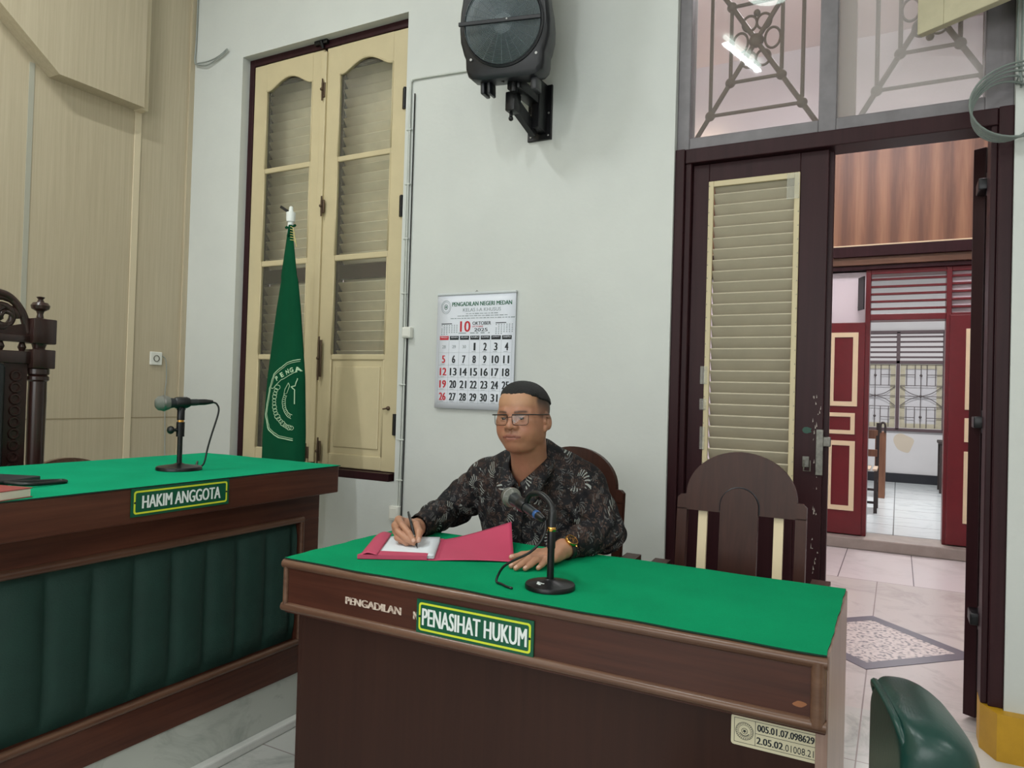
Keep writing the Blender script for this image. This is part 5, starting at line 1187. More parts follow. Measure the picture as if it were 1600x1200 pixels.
# ---- head frame: x to his left, y forward, z up
HC = Vector((-1.070, 2.085, 1.193)); HR = Matrix.Rotation(math.radians(2), 4, 'Z') @ Matrix.Rotation(math.radians(-2.5), 4, 'Y')
ZA, ZB = [-0.2, -0.13, -0.096, -0.0665, -0.045, 0.0, 0.2], [-0.178, -0.108, -0.083, -0.0585, -0.031, 0.0, 0.2]
def hp0(x, y, z): return tuple(HC+HR @ Vector((x, -y, z)))
def hp(x, y, z): return hp0(x, y, float(np.interp(z, ZA, ZB)))
HRF = HR
def tohead(V):
    q = (V-np.array(HC)) @ np.array(HR.to_3x3()); return q[:, 0], -q[:, 1], np.interp(q[:, 2], ZB, ZA)
g = SDF((-1.54, 1.70, 0.50), (-0.70, 2.46, 1.33), 0.002)
def E(c, r, k=0.012, mode='u', rot=None): g.ell(hp(*c), r, k, mode, (HRF @ rot) if rot is not None else HRF)
def Cc(pts, rs, k=0.006, mode='u'): g.chain([hp(*p) for p in pts], rs, k, mode)
E((0, -0.014, 0.032), (0.077, 0.095, 0.083)); E((0, 0.022, -0.022), (0.068, 0.070, 0.078), 0.03)
E((0, 0.030, -0.072), (0.058, 0.052, 0.040), 0.03)
for sx in (-1, 1):
    E((sx*0.043, 0.046, -0.045), (0.026, 0.032, 0.036), 0.022); E((sx*0.056, 0.002, -0.056), (0.017, 0.032, 0.036), 0.02)
    E((sx*0.042, 0.062, -0.010), (0.022, 0.018, 0.014), 0.016)          # cheekbone
E((0, 0.068, -0.096), (0.025, 0.020, 0.018), 0.022); E((0, 0.030, -0.106), (0.044, 0.042, 0.018), 0.02)
E((0, 0.060, 0.055), (0.052, 0.026, 0.040), 0.03)
Cc([(-0.048, 0.066, 0.016), (-0.02, 0.084, 0.018), (0.02, 0.084, 0.018), (0.048, 0.066, 0.016)], [0.009, 0.009, 0.009, 0.009], 0.016)
for sx in (-1, 1): E((sx*0.031, 0.098, 0.0), (0.018, 0.020, 0.011), 0.012, 's')
for sx in (-1, 1):       # lids: a cap over the eyeball, slit open
    E((sx*0.0315, 0.0715, 0.0005), (0.0165, 0.0155, 0.0135), 0.004)
    E((sx*0.0315, 0.090, 0.0000), (0.0130, 0.012, 0.0027), 0.002, 's')
Cc([(0, 0.082, 0.010), (0, 0.094, -0.012), (0, 0.103, -0.032)], [0.0075, 0.0082, 0.0105], 0.012)
E((0, 0.1035, -0.0355), (0.0125, 0.0115, 0.0095), 0.006)
for sx in (-1, 1): E((sx*0.0155, 0.092, -0.038), (0.0088, 0.0115, 0.0085), 0.006)
for sx in (-1, 1): E((sx*0.0075, 0.1005, -0.0465), (0.0042, 0.005, 0.0035), 0.003, 's')
E((0, 0.080, -0.062), (0.034, 0.018, 0.020), 0.016)
Cc([(-0.029, 0.0765, -0.0640), (-0.012, 0.0915, -0.0600), (0, 0.0935, -0.0610), (0.012, 0.0915, -0.0600), (0.029, 0.0765, -0.0640)], [0.002, 0.006, 0.0058, 0.006, 0.002], 0.004)
Cc([(-0.026, 0.0775, -0.0665), (-0.011, 0.0895, -0.0720), (0.011, 0.0895, -0.0720), (0.026, 0.0775, -0.0665)], [0.0024, 0.0072, 0.0072, 0.0024], 0.004)
Cc([(-0.031, 0.0775, -0.0648), (-0.013, 0.0965, -0.0662), (0, 0.0985, -0.0672), (0.013, 0.0965, -0.0662), (0.031, 0.0775, -0.0648)], [0.0011]*5, 0.002, 's')
Cc([(0, 0.0985, -0.050), (0, 0.0995, -0.056)], [0.002, 0.002], 0.004, 's')
def E0(c, r, k=0.012, mode='u', rot=None): g.ell(hp0(*c), r, k, mode, (HRF @ rot) if rot is not None else HRF)
for sx in (-1, 1):       # ears
    r = Matrix.Rotation(sx*math.radians(-26), 4, 'Z') @ Matrix.Rotation(math.radians(10), 4, 'X')
    E0((sx*0.0795, -0.006, -0.010), (0.0085, 0.0185, 0.029), 0.006, 'u', r); E0((sx*0.0775, 0.005, -0.034), (0.0065, 0.009, 0.011), 0.006)
    E0((sx*0.0885, -0.001, -0.006), (0.0065, 0.0115, 0.019), 0.003, 's', r)
    g.chain([hp0(sx*0.0845, 0.004, 0.004), hp0(sx*0.0865, -0.008, 0.002), hp0(sx*0.0845, -0.006, -0.018)], [0.0026]*3, 0.003)
    E0((sx*0.081, 0.009, -0.012), (0.004, 0.005, 0.007), 0.003)
# ---- neck, trunk and arms
NB = (-1.080, 2.165, 1.02)
g.chain([hp(0, -0.030, -0.03), hp(0, -0.026, -0.10), NB], [0.057, 0.056, 0.064], 0.02)
g.ell((-1.08, 2.215, 0.985), (0.10, 0.07, 0.05), 0.03); g.ell((-1.095, 2.255, 0.86), (0.19, 0.112, 0.20), 0.04); g.ell((-1.10, 2.29, 0.66), (0.185, 0.13, 0.18), 0.04)
DH = Vector((0.043, -0.063, 0))
S_R, E_R, W_R = (-1.308, 2.262, 0.955), (-1.438, 2.26, 0.846), tuple(Vector((-1.417, 1.995, 0.826))+DH)
S_L, E_L, W_L = (-0.924, 2.268, 0.958), (-0.814, 2.165, 0.842), (-0.856, 1.945, 0.822)
for S_, E_, W_ in ((S_R, E_R, W_R), (S_L, E_L, W_L)): g.chain([S_, E_, W_], [0.052, 0.042, 0.028], 0.02)
# ---- left hand, flat on the cloth
zf = FZ
K = [(-0.900, 1.850, zf+0.027), (-0.879, 1.842, zf+0.029), (-0.860, 1.843, zf+0.027), (-0.843, 1.853, zf+0.024)]
TIP = [(-0.930, 1.762, zf+0.0085), (-0.907, 1.746, zf+0.0085), (-0.884, 1.757, zf+0.0085), (-0.858, 1.784, zf+0.008)]
FR = [(0.0100, 0.0092, 0.0085, 0.0072), (0.0103, 0.0094, 0.0086, 0.0073), (0.0098, 0.009, 0.0082, 0.007), (0.009, 0.0082, 0.0075, 0.0065)]
NAILS = []
for k, tp, fr in zip(K, TIP, FR):
    k, tp = Vector(k), Vector(tp); p1 = k.lerp(tp, 0.46)+Vector((0, 0, 0.0075)); p2 = k.lerp(tp, 0.76)+Vector((0, 0, 0.003))
    g.chain([k, p1, p2, tp], fr, 0.004); g.cap(Vector(W_L)+(k-Vector(W_L))*0.12, k, 0.017, 0.0125, 0.008)
    NAILS.append((tp, (tp-p2).normalized(), Vector((0, 0, 1)), fr[3]))
g.ell((-0.868, 1.892, zf+0.018), (0.036, 0.05, 0.016), 0.012)
g.cap(W_L, (-0.865, 1.90, zf+0.022), 0.026, 0.02, 0.012)
TH = [(-0.872, 1.935, zf+0.022), (-0.922, 1.910, zf+0.018), (-0.955, 1.878, zf+0.013), (-0.976, 1.85, zf+0.0095)]
g.chain(TH, [0.016, 0.0125, 0.0105, 0.0085], 0.008)
g.cap((-0.885, 1.90, zf+0.02), (-0.912, 1.90, zf+0.018), 0.012, 0.010, 0.012)
NAILS.append((Vector(TH[3]), (Vector(TH[3])-Vector(TH[2])).normalized(), Vector((0.3, -0.3, 0.9)).normalized(), 0.0085))
# ---- right hand, closed round the pen
PT, PTOP = Vector((-1.257, 1.779, PZ)), Vector((-1.348, 1.856, PZ+0.083))
def on_pen(t): return PT.lerp(PTOP, t)
KR = [(-1.416, 1.902, 0.866), (-1.421, 1.893, 0.849), (-1.419, 1.895, 0.832), (-1.411, 1.906, 0.818)]
FI = [[KR[0], (-1.374, 1.862, 0.862), (-1.336, 1.849, 0.840), (-1.317, 1.846, 0.822)],
      [KR[1], (-1.381, 1.852, 0.841), (-1.340, 1.843, 0.824), (-1.319, 1.850, 0.813)],
      [KR[2], (-1.383, 1.853, 0.822), (-1.346, 1.850, 0.811), (-1.330, 1.868, 0.811)],
      [KR[3], (-1.381, 1.868, 0.810), (-1.353, 1.866, 0.808), (-1.340, 1.884, 0.812)]]
KR = [tuple(Vector(p)+DH) for p in KR]; FI = [[tuple(Vector(p)+DH) for p in f_] for f_ in FI]
for f_, fr in zip(FI, FR): g.chain(f_, [r*1.06 for r in fr], 0.0035)
for k in KR: g.cap(Vector(W_R)+(Vector(k)-Vector(W_R))*0.1, k, 0.02, 0.0128, 0.008)
g.ell(Vector((-1.398, 1.935, 0.836))+DH, (0.024, 0.045, 0.029), 0.012); g.cap(W_R, Vector((-1.405, 1.945, 0.835))+DH, 0.028, 0.024, 0.012)
TR = [(-1.398, 1.962, 0.842), (-1.360, 1.916, 0.852), (-1.326, 1.885, 0.840), (-1.311, 1.860, 0.822)]
TR = [tuple(Vector(p)+DH) for p in TR]
g.chain(TR, [0.016, 0.0135, 0.0115, 0.0088], 0.006)
NAILS.append((Vector(TR[3]), (Vector(TR[3])-Vector(TR[2])).normalized(), Vector((0.85, -0.2, 0.4)).normalized(), 0.0088))
NAILS.append((Vector(FI[0][3]), (Vector(FI[0][3])-Vector(FI[0][2])).normalized(), Vector((0.1, -0.8, 0.6)).normalized(), 0.0075))
V, F = g.mesh(); V = smooth_verts(V, F, 1, 0.35)
hx, hy_, hz = tohead(V)
# ---- skin tones: the colour of lips, brows, close-cropped sides, nails
def mixc(col, m, c): return col*(1-m[:, None])+np.array(lin(c)[:3])*m[:, None]
sstep = lambda a, b, x: np.clip((x-a)/(b-a), 0, 1)**2*(3-2*np.clip((x-a)/(b-a), 0, 1))
col = np.tile(np.array(lin((166, 118, 94))[:3]), (len(V), 1))
inhead = ((np.abs(hx) < 0.105) & (np.abs(hy_) < 0.13) & (np.abs(hz) < 0.13)).astype(float)
col = mixc(col, inhead*0.55, (160, 110, 84))
col = mixc(col, inhead*0.6*sstep(0.03, 0.055, hz)*sstep(0.0, 0.05, hy_), (184, 142, 108))  # forehead lighter, shading of the face put into the tone
ck = np.exp(-(((np.abs(hx)-0.045)/0.018)**2+((hz+0.035)/0.02)**2))*(hy_ > 0.03); col = mixc(col, inhead*ck*0.35, (170, 98, 78))
lipz = np.where(hz > -0.0665, np.abs(hz+0.0665)/(0.0095-0.006*np.abs(hx)/0.031), np.abs(hz+0.0665)/(0.0125-0.009*np.abs(hx)/0.031))
col = mixc(col, inhead*(1-sstep(0.75, 1.15, lipz))*(np.abs(hx) < 0.031)*(hy_ > 0.07)*0.75, (140, 84, 74))
col = mixc(col, inhead*np.exp(-((hz+0.0664)/0.0014)**2)*(np.abs(hx) < 0.031)*(hy_ > 0.07)*0.75, (74, 36, 32))  # dark line where the lips meet, shade put into the tone
bz = 0.0195+0.0025*np.sin(np.clip((np.abs(hx)-0.012)/0.05, 0, 1)*PI)
br = np.exp(-((hz-bz)/0.0036)**2)*sstep(0.010, 0.016, np.abs(hx))*(1-sstep(0.045, 0.055, np.abs(hx)))*(hy_ > 0.045); col = mixc(col, inhead*br*0.86, (34, 24, 22))
lid = np.exp(-((hz-0.0035)/0.0014)**2)*np.exp(-(((np.abs(hx)-0.0315)/0.011)**4))*(hy_ > 0.06); col = mixc(col, inhead*lid*0.75, (40, 26, 24))
# cropped sides
hl = 0.058+0.2*hy_
side = (0.5*sstep(0.0, 0.015, hz-(hl-0.07))+0.5*sstep(0.0, 0.04, hz-(hl-0.045)))*(hy_ < 0.052)*sstep(0.058, 0.066, np.abs(hx)+0.05*(hy_ < -0.02))
front = 1-sstep(0.030, 0.050, hy_); col = mixc(col, inhead*side*front*0.92, (50, 42, 40))
col = mixc(col, inhead*(hy_ < -0.03)*sstep(-0.05, 0.0, hz)*0.9, (30, 24, 23))
mo = inhead*np.exp(-((hz+0.052)/0.006)**2)*(np.abs(hx) < 0.024)*(hy_ > 0.08)*0.28; col = mixc(col, mo, (60, 42, 36))
kn = np.zeros(len(V))
for k in K+KR+[q[1] for q in FI]: kn = np.maximum(kn, np.exp(-(((V-np.array(k))**2).sum(1))/(0.009**2)))
col = mixc(col, kn*0.3, (140, 84, 66))
hd = ((V[:, 2] < 0.9) & (V[:, 1] < 1.99)).astype(float); col = mixc(col, hd*0.5, (178, 134, 106))
for tp, d, nrm, r in NAILS:
    q = V-np.array(tp); a = q @ np.array(d); n_ = q @ np.array(nrm); s3 = q @ np.array(d.cross(nrm))
    m_ = ((a > -0.004) & (a < r*1.05) & (np.abs(s3) < r*0.72) & (n_ > r*0.35)).astype(float); col = mixc(col, m_*0.8, (206, 168, 150))
def skin_mat():
    t = NT('skin'); at = t.n('ShaderNodeVertexColor'); at.layer_name = 'tone'
    n = t.n('ShaderNodeTexNoise', i_Scale=55, i_Detail=5); t.l(t.coord(), n.inputs[0])
    hs = t.n('ShaderNodeHueSaturation'); t.l(at.outputs[0], hs.inputs['Color']); t.l(t.math('ADD', t.math('MULTIPLY', n.outputs[0], 0.22), 0.89), hs.inputs['Value'])
    t.l(hs.outputs[0], t.b.inputs['Base Color']); P(t.b, 'Roughness', 0.46); P(t.b, 'Specular IOR Level', 0.45)
    P(t.b, 'Subsurface Weight', 0.08); P(t.b, 'Subsurface Radius', (0.012, 0.004, 0.002)); P(t.b, 'Subsurface Scale', 0.4)
    n2 = t.n('ShaderNodeTexNoise', i_Scale=420, i_Detail=2); t.l(t.coord(), n2.inputs[0]); t.bump(n2.outputs[0], 0.08, 0.002)
    return t.m
body = mesh_obj('body', V, F, skin_mat(), man, col)
# ---- hair on the crown
hg = SDF((-1.20, 1.95, 1.10), (-0.95, 2.23, 1.34), 0.0022)
hg.ell(hp(0, -0.014, 0.034), (0.0815, 0.1, 0.087), 0.004, 'u', HRF); hg.ell(hp(0, 0.035, 0.078), (0.052, 0.045, 0.034), 0.03, 'u', HRF)
hcn, hrn = np.array(HC, np.float32), np.array(HR.to_3x3(), np.float32)
def hairline(X, Y, Z):
    x, y, z = X-hcn[0], Y-hcn[1], Z-hcn[2]
    lx, ly, lz = [hrn[0, i]*x+hrn[1, i]*y+hrn[2, i]*z for i in range(3)]; ly = -ly
    line = 0.058+0.20*np.maximum(ly, -0.02)+0.25*np.minimum(0, ly+0.02)+0.35*np.maximum(0, np.abs(lx)-0.045)*(ly > 0.03)+0.0015*np.sin(lx*420)+0.0012*np.sin(ly*510+lx*200)
    return (line-lz)*0.85
hg.op(hairline, (-1.3, 1.9, 1.0), (-0.9, 2.3, 1.4), 0.006, 'i')
hg.op(lambda X, Y, Z: 0.0011*np.sin(X*900+Z*300)*np.sin(Y*700+Z*500), (-1.3, 1.9, 1.0), (-0.9, 2.3, 1.4), 0.001, 'd')
V, F = hg.mesh(); mesh_obj('hair', V, F, mat('black_hair', (16, 15, 17), 0.55, bump=0.6, bscale=500), man)
# ---- eyes
def iris():
    t = NT('eye'); sp = t.n('ShaderNodeSeparateXYZ'); tc = t.n('ShaderNodeTexCoord'); t.l(tc.outputs['Object'], sp.inputs[0])
    r = t.math('SQRT', t.math('ADD', t.math('POWER', sp.outputs[0], 2), t.math('POWER', sp.outputs[2], 2)))
    t.l(t.ramp(t.math('DIVIDE', r, 0.012), [(0.0, lin((8, 6, 6))), (0.3, lin((12, 9, 8))), (0.34, lin((34, 21, 16))), (0.56, lin((30, 19, 15))), (0.60, lin((170, 156, 146)))]), t.b.inputs['Base Color'])
    P(t.b, 'Roughness', 0.12); return t.m
im = iris()
for sx in (-1, 1):
    b = MB(); b.sphere((0, 0, 0), 0.0122, 20); me = bpy.data.meshes.new('eye'); b.bm.to_mesh(me); b.bm.free(); me.materials.append(im); me.shade_smooth()
    o = bpy.data.objects.new('eye', me); COL.objects.link(o); o.parent = man; o.location = Vector(hp(sx*0.0315, 0.0735, 0.0))-ROOT; o.rotation_euler = (0, 0, math.radians(8))
# ---- shirt
def shirt_grid():
    s = SDF((-1.60, 1.94, 0.44), (-0.66, 2.50, 1.12), 0.0035)
    s.ell((-1.095, 2.262, 0.88), (0.225, 0.135, 0.215), 0.05); s.ell((-1.10, 2.275, 0.66), (0.222, 0.165, 0.23), 0.06); s.ell((-1.10, 2.30, 0.52), (0.215, 0.16, 0.10), 0.05)
    s.chain([(-1.275, 2.262, 0.970), (-1.16, 2.225, 1.005), (-1.00, 2.225, 1.008), (-0.942, 2.262, 0.978)], [0.072, 0.066, 0.066, 0.074], 0.04)
    s.chain([(-1.08, 2.205, 1.035), (-1.08, 2.20, 1.06)], [0.078, 0.072], 0.04)
    s.chain([S_R, Vector(S_R).lerp(Vector(E_R), 0.55), E_R, Vector(E_R).lerp(Vector(W_R), 0.5), Vector(E_R).lerp(Vector(W_R), 0.97)], [0.074, 0.066, 0.058, 0.050, 0.037], 0.03)
    s.chain([S_L, Vector(S_L).lerp(Vector(E_L), 0.55), E_L, Vector(E_L).lerp(Vector(W_L), 0.5), Vector(E_L).lerp(Vector(W_L), 0.80)], [0.076, 0.068, 0.060, 0.048, 0.038], 0.03)
    # soft folds: across the elbows, from the armpits, down the front
    def folds(X, Y, Z):
        d = 0*X+0*Y+0*Z
        def wave(c, ax, amp, fq, sg_, ph=0.0, wob=0.0):
            x, y, z = X-c[0], Y-c[1], Z-c[2]; t = x*ax[0]+y*ax[1]+z*ax[2]
            return amp*np.sin(t*fq+ph+wob*np.sin(14*x+9*z))*np.exp(-(x*x+y*y+z*z)/(sg_*sg_))
        d = d+wave(E_R, (0.5, -0.6, 0.62), 0.007, 150, 0.10, 0.5, 1.2)+wave(E_L, (-0.1, -0.6, 0.8), 0.007, 150, 0.10, 1.5, 1.2)
        d = d+wave((-1.37, 2.27, 0.88), (0.8, 0.1, 0.6), 0.006, 120, 0.09, 0.2, 1.0)+wave((-0.87, 2.22, 0.86), (0.7, 0.2, 0.7), 0.006, 120, 0.10, 2.2, 1.0)
        d = d+wave((-1.23, 2.14, 0.80), (0.8, 0.0, -0.6), 0.006, 85, 0.13, 0.0, 2.0)+wave((-0.98, 2.14, 0.80), (0.8, 0.0, 0.6), 0.006, 85, 0.13, 1.0, 2.0)
        d = d+wave((-1.40, 2.08, 0.83), (0.2, 1.0, 0.3), 0.0035, 140, 0.10, 0.0, 1.0)+wave((-0.83, 2.05, 0.83), (0.3, 1.0, 0.3), 0.0035, 150, 0.09, 0.0, 1.0)
        return d+0.0018*np.sin(23*X+31*Z)*np.sin(27*Y-19*Z)
    s.op(folds, (-1.7, 1.9, 0.4), (-0.6, 2.6, 1.2), 0.001, 'd')
    # neck opening with a shallow V, open cuffs, straight hem
    s.chain([(-1.078, 2.13, 1.09), (-1.079, 2.165, 1.02)], [0.062, 0.054], 0.008, 's')
    s.chain([(-1.073, 2.07, 1.05), (-1.073, 2.08, 1.018), (-1.074, 2.09, 0.99), (-1.075, 2.10, 0.975)], [0.036, 0.022, 0.009, 0.003], 0.006, 's')
    for E_, W_, r in ((E_R, W_R, 0.031), (E_L, Vector(E_L).lerp(Vector(W_L), 0.82), 0.032)):
        E_, W_ = Vector(E_), Vector(W_); s.cap(E_.lerp(W_, 0.93), W_.lerp(E_, -0.2), r*0.97, r, 0.003, 's')
    s.op(lambda X, Y, Z: (FZ+0.0012-Z)+0*X+0*Y+0.1*(Y > 2.081), (-1.6, 1.9, 0.6), (-0.6, 2.07, 0.9), 0.003, 'i')
    return s.mesh()
V, F = shirt_grid(); V = smooth_verts(V, F, 1, 0.4)
def batik():
    t = NT('batik_cloth'); co = t.coord()
    wob = t.n('ShaderNodeTexNoise', i_Scale=7.0, i_Detail=2); t.l(co, wob.inputs[0])
    ad = t.n('ShaderNodeVectorMath', operation='MULTIPLY_ADD'); t.l(wob.outputs['Color'], ad.inputs[0]); ad.inputs[1].default_value = (0.05, 0.05, 0.05); t.l(co, ad.inputs[2])
    def fan(scale, off, nstripe, r0, r1, seedthr, wid):
        mp = t.n('ShaderNodeMapping'); mp.inputs['Scale'].default_value = (scale,)*3; mp.inputs['Location'].default_value = off; t.l(ad.outputs[0], mp.inputs[0])
        v = t.n('ShaderNodeTexVoronoi', i_Scale=1.0); t.l(mp.outputs[0], v.inputs[0])
        df = t.n('ShaderNodeVectorMath', operation='SUBTRACT'); t.l(mp.outputs[0], df.inputs[0]); t.l(v.outputs['Position'], df.inputs[1])
        sp = t.n('ShaderNodeSeparateXYZ'); t.l(df.outputs[0], sp.inputs[0]); sc = t.n('ShaderNodeSeparateColor'); t.l(v.outputs['Color'], sc.inputs[0])
        hx_ = t.math('ADD', sp.outputs[0], t.math('MULTIPLY', sp.outputs[1], 0.6)); hz_ = t.math('SUBTRACT', sp.outputs[2], t.math('MULTIPLY', sp.outputs[1], 0.35))
        r = t.math('SQRT', t.math('ADD', t.math('POWER', hx_, 2), t.math('POWER', hz_, 2)))
        a = t.math('ADD', t.math('ARCTAN2', hz_, hx_), t.math('MULTIPLY', sc.outputs[0], 6.28))
        st_ = t.math('SINE', t.math('ADD', t.math('MULTIPLY', a, nstripe), t.math('MULTIPLY', r, 16.0)))
        stripes = t.math('GREATER_THAN', st_, wid)
        half = t.math('GREATER_THAN', t.math('SINE', t.math('ADD', a, t.math('MULTIPLY', r, 3.5))), 0.35)
        band = t.math('MULTIPLY', t.math('GREATER_THAN', r, r0), t.math('LESS_THAN', r, r1))
        pick = t.math('GREATER_THAN', sc.outputs[1], seedthr)
        return t.math('MULTIPLY', t.math('MULTIPLY', stripes, half), t.math('MULTIPLY', band, pick)), sc, r, a
    m1, sc1, r1_, a1 = fan(13.5, (0.3, 0.7, 0.1), 22.0, 0.26, 0.54, 0.36, 0.45)
    m2, sc2, r2_, a2 = fan(25.0, (1.3, 0.2, 0.9), 12.0, 0.16, 0.55, 0.12, 0.3)
    m3, sc3, r3_, a3 = fan(36.0, (0.5, 1.9, 0.4), 8.0, 0.12, 0.55, 0.1, 0.15)
    br = t.n('ShaderNodeTexNoise', i_Scale=13, i_Detail=3, i_Distortion=1.0); t.l(co, br.inputs[0])
    base = t.ramp(br.outputs[0], [(0.50, lin((19, 19, 23))), (0.56, lin((44, 33, 30))), (0.68, lin((66, 48, 41)))])
    sw = t.n('ShaderNodeTexWave', i_Scale=17, i_Distortion=14, i_Detail=3, i_Detail_Scale=1.6); sw.wave_type = 'RINGS'; t.l(co, sw.inputs[0])
    base = t.mix(t.math('MULTIPLY', t.math('LESS_THAN', sw.outputs['Fac'], 0.22), 0.9), base, lin((20, 20, 25)))
    ht = t.n('ShaderNodeTexWave', i_Scale=58, i_Distortion=9, i_Detail=2, i_Detail_Scale=0.5); ht.wave_type = 'BANDS'; t.l(co, ht.inputs[0])
    base = t.mix(t.math('MULTIPLY', t.math('LESS_THAN', ht.outputs['Fac'], 0.35), 0.75), base, lin((21, 20, 24)))
    dv_ = t.n('ShaderNodeTexVoronoi', i_Scale=70); t.l(ad.outputs[0], dv_.inputs[0])
    base = t.mix(t.math('MULTIPLY', t.math('LESS_THAN', dv_.outputs['Distance'], 0.24), 0.4), base, lin((88, 80, 78)))
    c = t.mix(t.math('MULTIPLY', m3, 0.8), base, lin((84, 66, 58)))
    c = t.mix(t.math('MULTIPLY', m2, 0.85), c, lin((92, 92, 92)))
    c = t.mix(t.math('MULTIPLY', m1, 0.95), c, lin((150, 154, 150)))
    t.l(c, t.b.inputs['Base Color']); P(t.b, 'Roughness', 0.72); P(t.b, 'Specular IOR Level', 0.25)
    n2 = t.n('ShaderNodeTexNoise', i_Scale=300, i_Detail=2); t.l(co, n2.inputs[0]); t.bump(n2.outputs[0], 0.12, 0.002)
    return t.m
bat = batik()
shirt = mesh_obj('shirt', V, F, bat, man)
# collar: two leaves folded over a stand
def collar(sx):
    def f(u, v):
        a = PI*(1-u)*0.97                      # 0 at the front .. pi at the nape
        ca, sa = math.cos(a), math.sin(a)
        cx, cy = -1.078, 2.155
        fr = 0.5+0.5*ca                        # 1 at the front
        a0 = 1.72                              # behind this the collar follows the neck, before it runs down to the V
        if a > a0: ix, iy, iz = 0.069*sa, -0.070*ca, 1.083-0.030*fr
        else:
            t_ = 1-a/a0; p0 = (0.069*math.sin(a0), -0.070*math.cos(a0), 1.083-0.030*(0.5+0.5*math.cos(a0))); p1 = (0.004, -0.076, 0.984)
            bl = 0.019*math.sin(PI*t_); ix, iy, iz = p0[0]+(p1[0]-p0[0])*t_+bl*0.75, p0[1]+(p1[1]-p0[1])*t_-bl, p0[2]+(p1[2]-p0[2])*t_**1.15
        n2 = Vector((ix, iy, 0)).normalized()
        if v < 0.3:
            w = v/0.3; x, y, z = ix-n2.x*0.002*(1-w), iy-n2.y*0.002*(1-w), iz-0.020*(1-w)
        else:
            w = (v-0.3)/0.7; out = (0.022+0.004*fr)*math.sin(w*PI*0.55); drop = 0.040+0.030*fr**3
            x = ix+n2.x*out*(1-0.5*fr**4)+0.050*fr**5*w; y = iy+n2.y*out-0.004*w; z = iz-drop*w**1.2+0.005*math.sin(PI*w)
        return (cx+sx*x, cy+y, z)
    b = MB(); b.grid(40, 14, f); return b.build('collar', bat, shirt, 180, solid=0.0022)
collar(-1); collar(1)
b = MB(); b.tube(bez([(-1.077, 2.116, 0.955), (-1.078, 2.114, 0.90), (-1.081, 2.107, 0.84), (-1.084, 2.102, 0.78)], 8), [0.005]*25, 6)
b.build('placket', bat, shirt, 180)
for i, (y, z) in enumerate(((2.116, 0.905), (2.106, 0.85), (2.101, 0.79))):
    b = MB(); b.lathe([(0.0055, 0), (0.0055, -0.0025), (0.004, -0.003), (0, -0.0025)], (-1.079-0.002*i, y-0.004, z), 'y', 14); b.build('button', mat('dark_button', (40, 36, 36), 0.3), shirt, 60)
# ---- trousers and shoes (under the table)
tg = SDF((-1.36, 1.62, 0.05), (-0.82, 2.50, 0.70), 0.007)
tg.ell((-1.10, 2.31, 0.54), (0.205, 0.155, 0.095), 0.04)
for sx in (-1, 1):
    x = -1.10+sx*0.10; tg.chain([(x, 2.30, 0.54), (x+sx*0.03, 1.88, 0.53), (x+sx*0.03, 1.90, 0.30), (x+sx*0.035, 1.93, 0.09)], [0.088, 0.068, 0.058, 0.05], 0.03)
V, F = tg.mesh(); mesh_obj('trousers', V, F, mat('dark_trousers', (24, 25, 30), 0.8), man)
for sx in (-1, 1):
    x = -1.10+sx*0.135; q = SDF((x-0.08, 1.70, 0.0), (x+0.08, 2.05, 0.14), 0.005)
    q.chain([(x, 1.95, 0.055), (x, 1.86, 0.045), (x+sx*0.01, 1.77, 0.036)], [0.045, 0.042, 0.034], 0.02); q.op(lambda X, Y, Z: 0.004-Z+0*X+0*Y, (x-0.1, 1.6, 0), (x+0.1, 2.1, 0.2), 0.004, 'i')
    V, F = q.mesh(); mesh_obj('shoe', V, F, mat('black_shoe', (18, 17, 18), 0.3), man)
# ---- glasses
gl = MB(); Rr = 0.0011
def lens_outline(sx, n=8):
    cx, w, h, r = sx*0.0335, 0.0255, 0.0165, 0.007
    return [(cx+a*(1-0.10*max(0, -c)/h), c-0.003) for cxs, czs, st_ in ((1, 1, 0), (-1, 1, PI/2), (-1, -1, PI), (1, -1, 1.5*PI)) for a, c in arc(cxs*(w-r), czs*(h-r), r, st_, st_+PI/2, n)]
def gy(x): return 0.104-4.0*x*x
glasses = None
b = MB()
for sx in (-1, 1): b.tube([hp0(a, gy(a), c) for a, c in lens_outline(sx)], 0.0009, 8, closed=True)
b.tube([hp0(a, gy(a)+0.004, 0.001+0.004) for a in (-0.009, -0.004, 0.004, 0.009)], 0.0012, 8)
glasses = b.build('glasses', mat('dark_spectacle_frame', (30, 28, 30), 0.3, 0.6), man, 60)
b = MB()
for sx in (-1, 1): b.tube([hp0(sx*x, gy(x)+0.0006, 0.0128-0.00) for x in (0.0095, 0.02, 0.034, 0.048, 0.0575, 0.064)], 0.0019, 8)
b.build('top_rim', 'black', glasses, 60)
for sx in (-1, 1):
    b = MB(); b.tube([hp0(sx*0.064, 0.0885, 0.0128), hp0(sx*0.073, 0.078, 0.0125), hp0(sx*0.0815, 0.045, 0.0115), hp0(sx*0.083, 0.01, 0.0125), hp0(sx*0.0845, -0.012, 0.012), hp0(sx*0.083, -0.03, -0.006)], 0.0018, 8); b.build('temple', 'black', glasses, 60)
    b = MB(); o = lens_outline(sx); n = len(o); f_ = b.bm.faces.new([b.bm.verts.new(hp0(a, gy(a), c)) for a, c in o]); b.build('lens', 'lens', glasses)
    b = MB(); b.tube([hp0(sx*0.011, 0.1015, -0.004), hp0(sx*0.0115, 0.096, -0.008)], 0.0012, 6); b.sphere(hp0(sx*0.0118, 0.0945, -0.009), 0.0028, 8, (1, 1, 1.5)); b.build('nose_pad', 'steel', glasses)
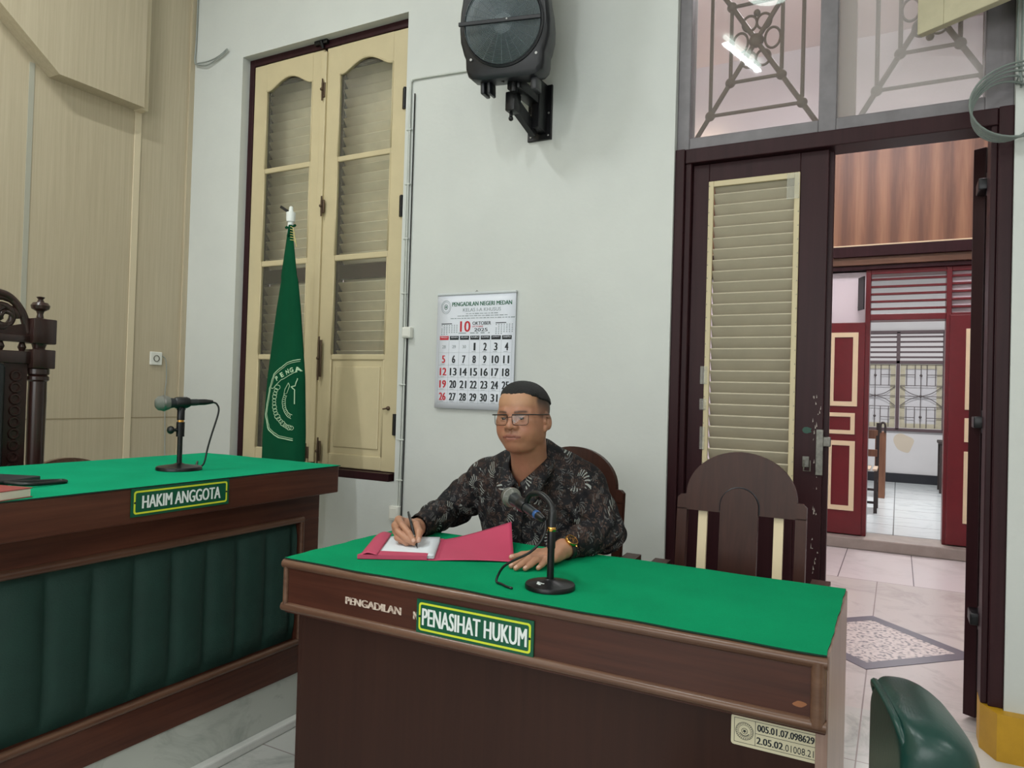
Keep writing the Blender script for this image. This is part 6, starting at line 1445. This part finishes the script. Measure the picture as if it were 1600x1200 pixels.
# ---- wristwatch
WL, WD = Vector((-0.8515, 1.957, FZ+0.034)), (Vector(E_L)-Vector(W_L)).normalized()
sd = WD.cross(Vector((0, 0, 1))).normalized(); nz_ = sd.cross(WD).normalized()
WM = Matrix(((sd.x, WD.x, nz_.x, WL.x), (sd.y, WD.y, nz_.y, WL.y), (sd.z, WD.z, nz_.z, WL.z), (0, 0, 0, 1))) @ Matrix.Rotation(math.radians(38), 4, 'Y')
b = MB(); b.lathe([(0.0, 0.026), (0.0185, 0.026), (0.0205, 0.029), (0.0205, 0.034), (0.0185, 0.0365), (0.0165, 0.0365), (0.0160, 0.035), (0, 0.035)], (0, 0, 0), n=36); b.tube([(0.0205, 0, 0.031), (0.024, 0, 0.031)], 0.0025, 8); b.bm.transform(WM); wt = b.build('watch', 'gold', man, 40)
b = MB(); b.lathe([(0.0, 0.0352), (0.0158, 0.0352), (0.0158, 0.0356), (0, 0.0356)], (0, 0, 0), n=36); b.bm.transform(WM); b.build('dial', mat('black_dial', (22, 20, 20), 0.2), wt)
b = MB()
for k in range(12):
    a = PI*k/6; b.box(0.0118, 0.0142, -0.0006, 0.0006, 0.0356, 0.036, mtx=Matrix.Rotation(a, 4, 'Z'))
for a, l in ((0.6, 0.011), (2.3, 0.008)): b.box(0, l, -0.0005, 0.0005, 0.0361, 0.0364, mtx=Matrix.Rotation(a, 4, 'Z'))
for px, py in ((0, 0.006), (0.006, -0.003), (-0.006, -0.003)): b.tube([(px+0.0034*math.cos(a), py+0.0034*math.sin(a), 0.0358) for a in [2*PI*i/14 for i in range(14)]], 0.0003, 4, closed=True)
b.bm.transform(WM); b.build('hand', 'gold', wt)
b = MB()
for k in range(36):
    a = 2*PI*k/36; b.tube([(0.0182*math.cos(a), 0.0182*math.sin(a), 0.0366), (0.0195*math.cos(a), 0.0195*math.sin(a), 0.0366)], 0.0004, 4)
b.bm.transform(WM); b.build('bezel_mark', 'ink_black', wt)
b = MB(); nu = 40
def strap(u, v):
    a = 2*PI*u; x, z = 0.0335*math.cos(a), 0.0295*math.sin(a); return (x, -0.0095+0.019*v, z)
b.grid(nu, 4, strap); b.bm.transform(WM); b.build('strap', mat('black_strap', (26, 24, 24), 0.45), wt, 180, solid=0.003)
# ---- pen held in the right hand
pen = thing('pen', "slim black pen held in the man's writing hand", 'pen', PT)
d = PTOP-PT; mt = d.to_track_quat('Z', 'Y').to_matrix().to_4x4(); Lp = d.length*1.06
b = MB(); b.lathe([(0.0, 0.0), (0.0006, 0.0005), (0.0012, 0.006), (0.0036, 0.018), (0.0042, 0.05), (0.0042, Lp-0.012), (0.0036, Lp-0.01), (0.0034, Lp), (0, Lp)], PT, n=16, mtx=mt); b.build('barrel', 'black', pen, 40)
b = MB(); b.lathe([(0.0043, 0.046), (0.0046, 0.047), (0.0046, 0.051), (0.0043, 0.052)], PT, n=16, mtx=mt); b.build('ring', 'steel', pen)
b = MB(); q0, q1 = PT+d.normalized()*(Lp-0.006), PT+d.normalized()*(Lp-0.045); of = Vector((0.6, -0.5, 0.6)).normalized()*0.0062; b.bar(q0+of, q1+of, 0.002, 0.001); b.bar(q0, q0+of, 0.002, 0.002); b.build('clip', 'steel', pen)
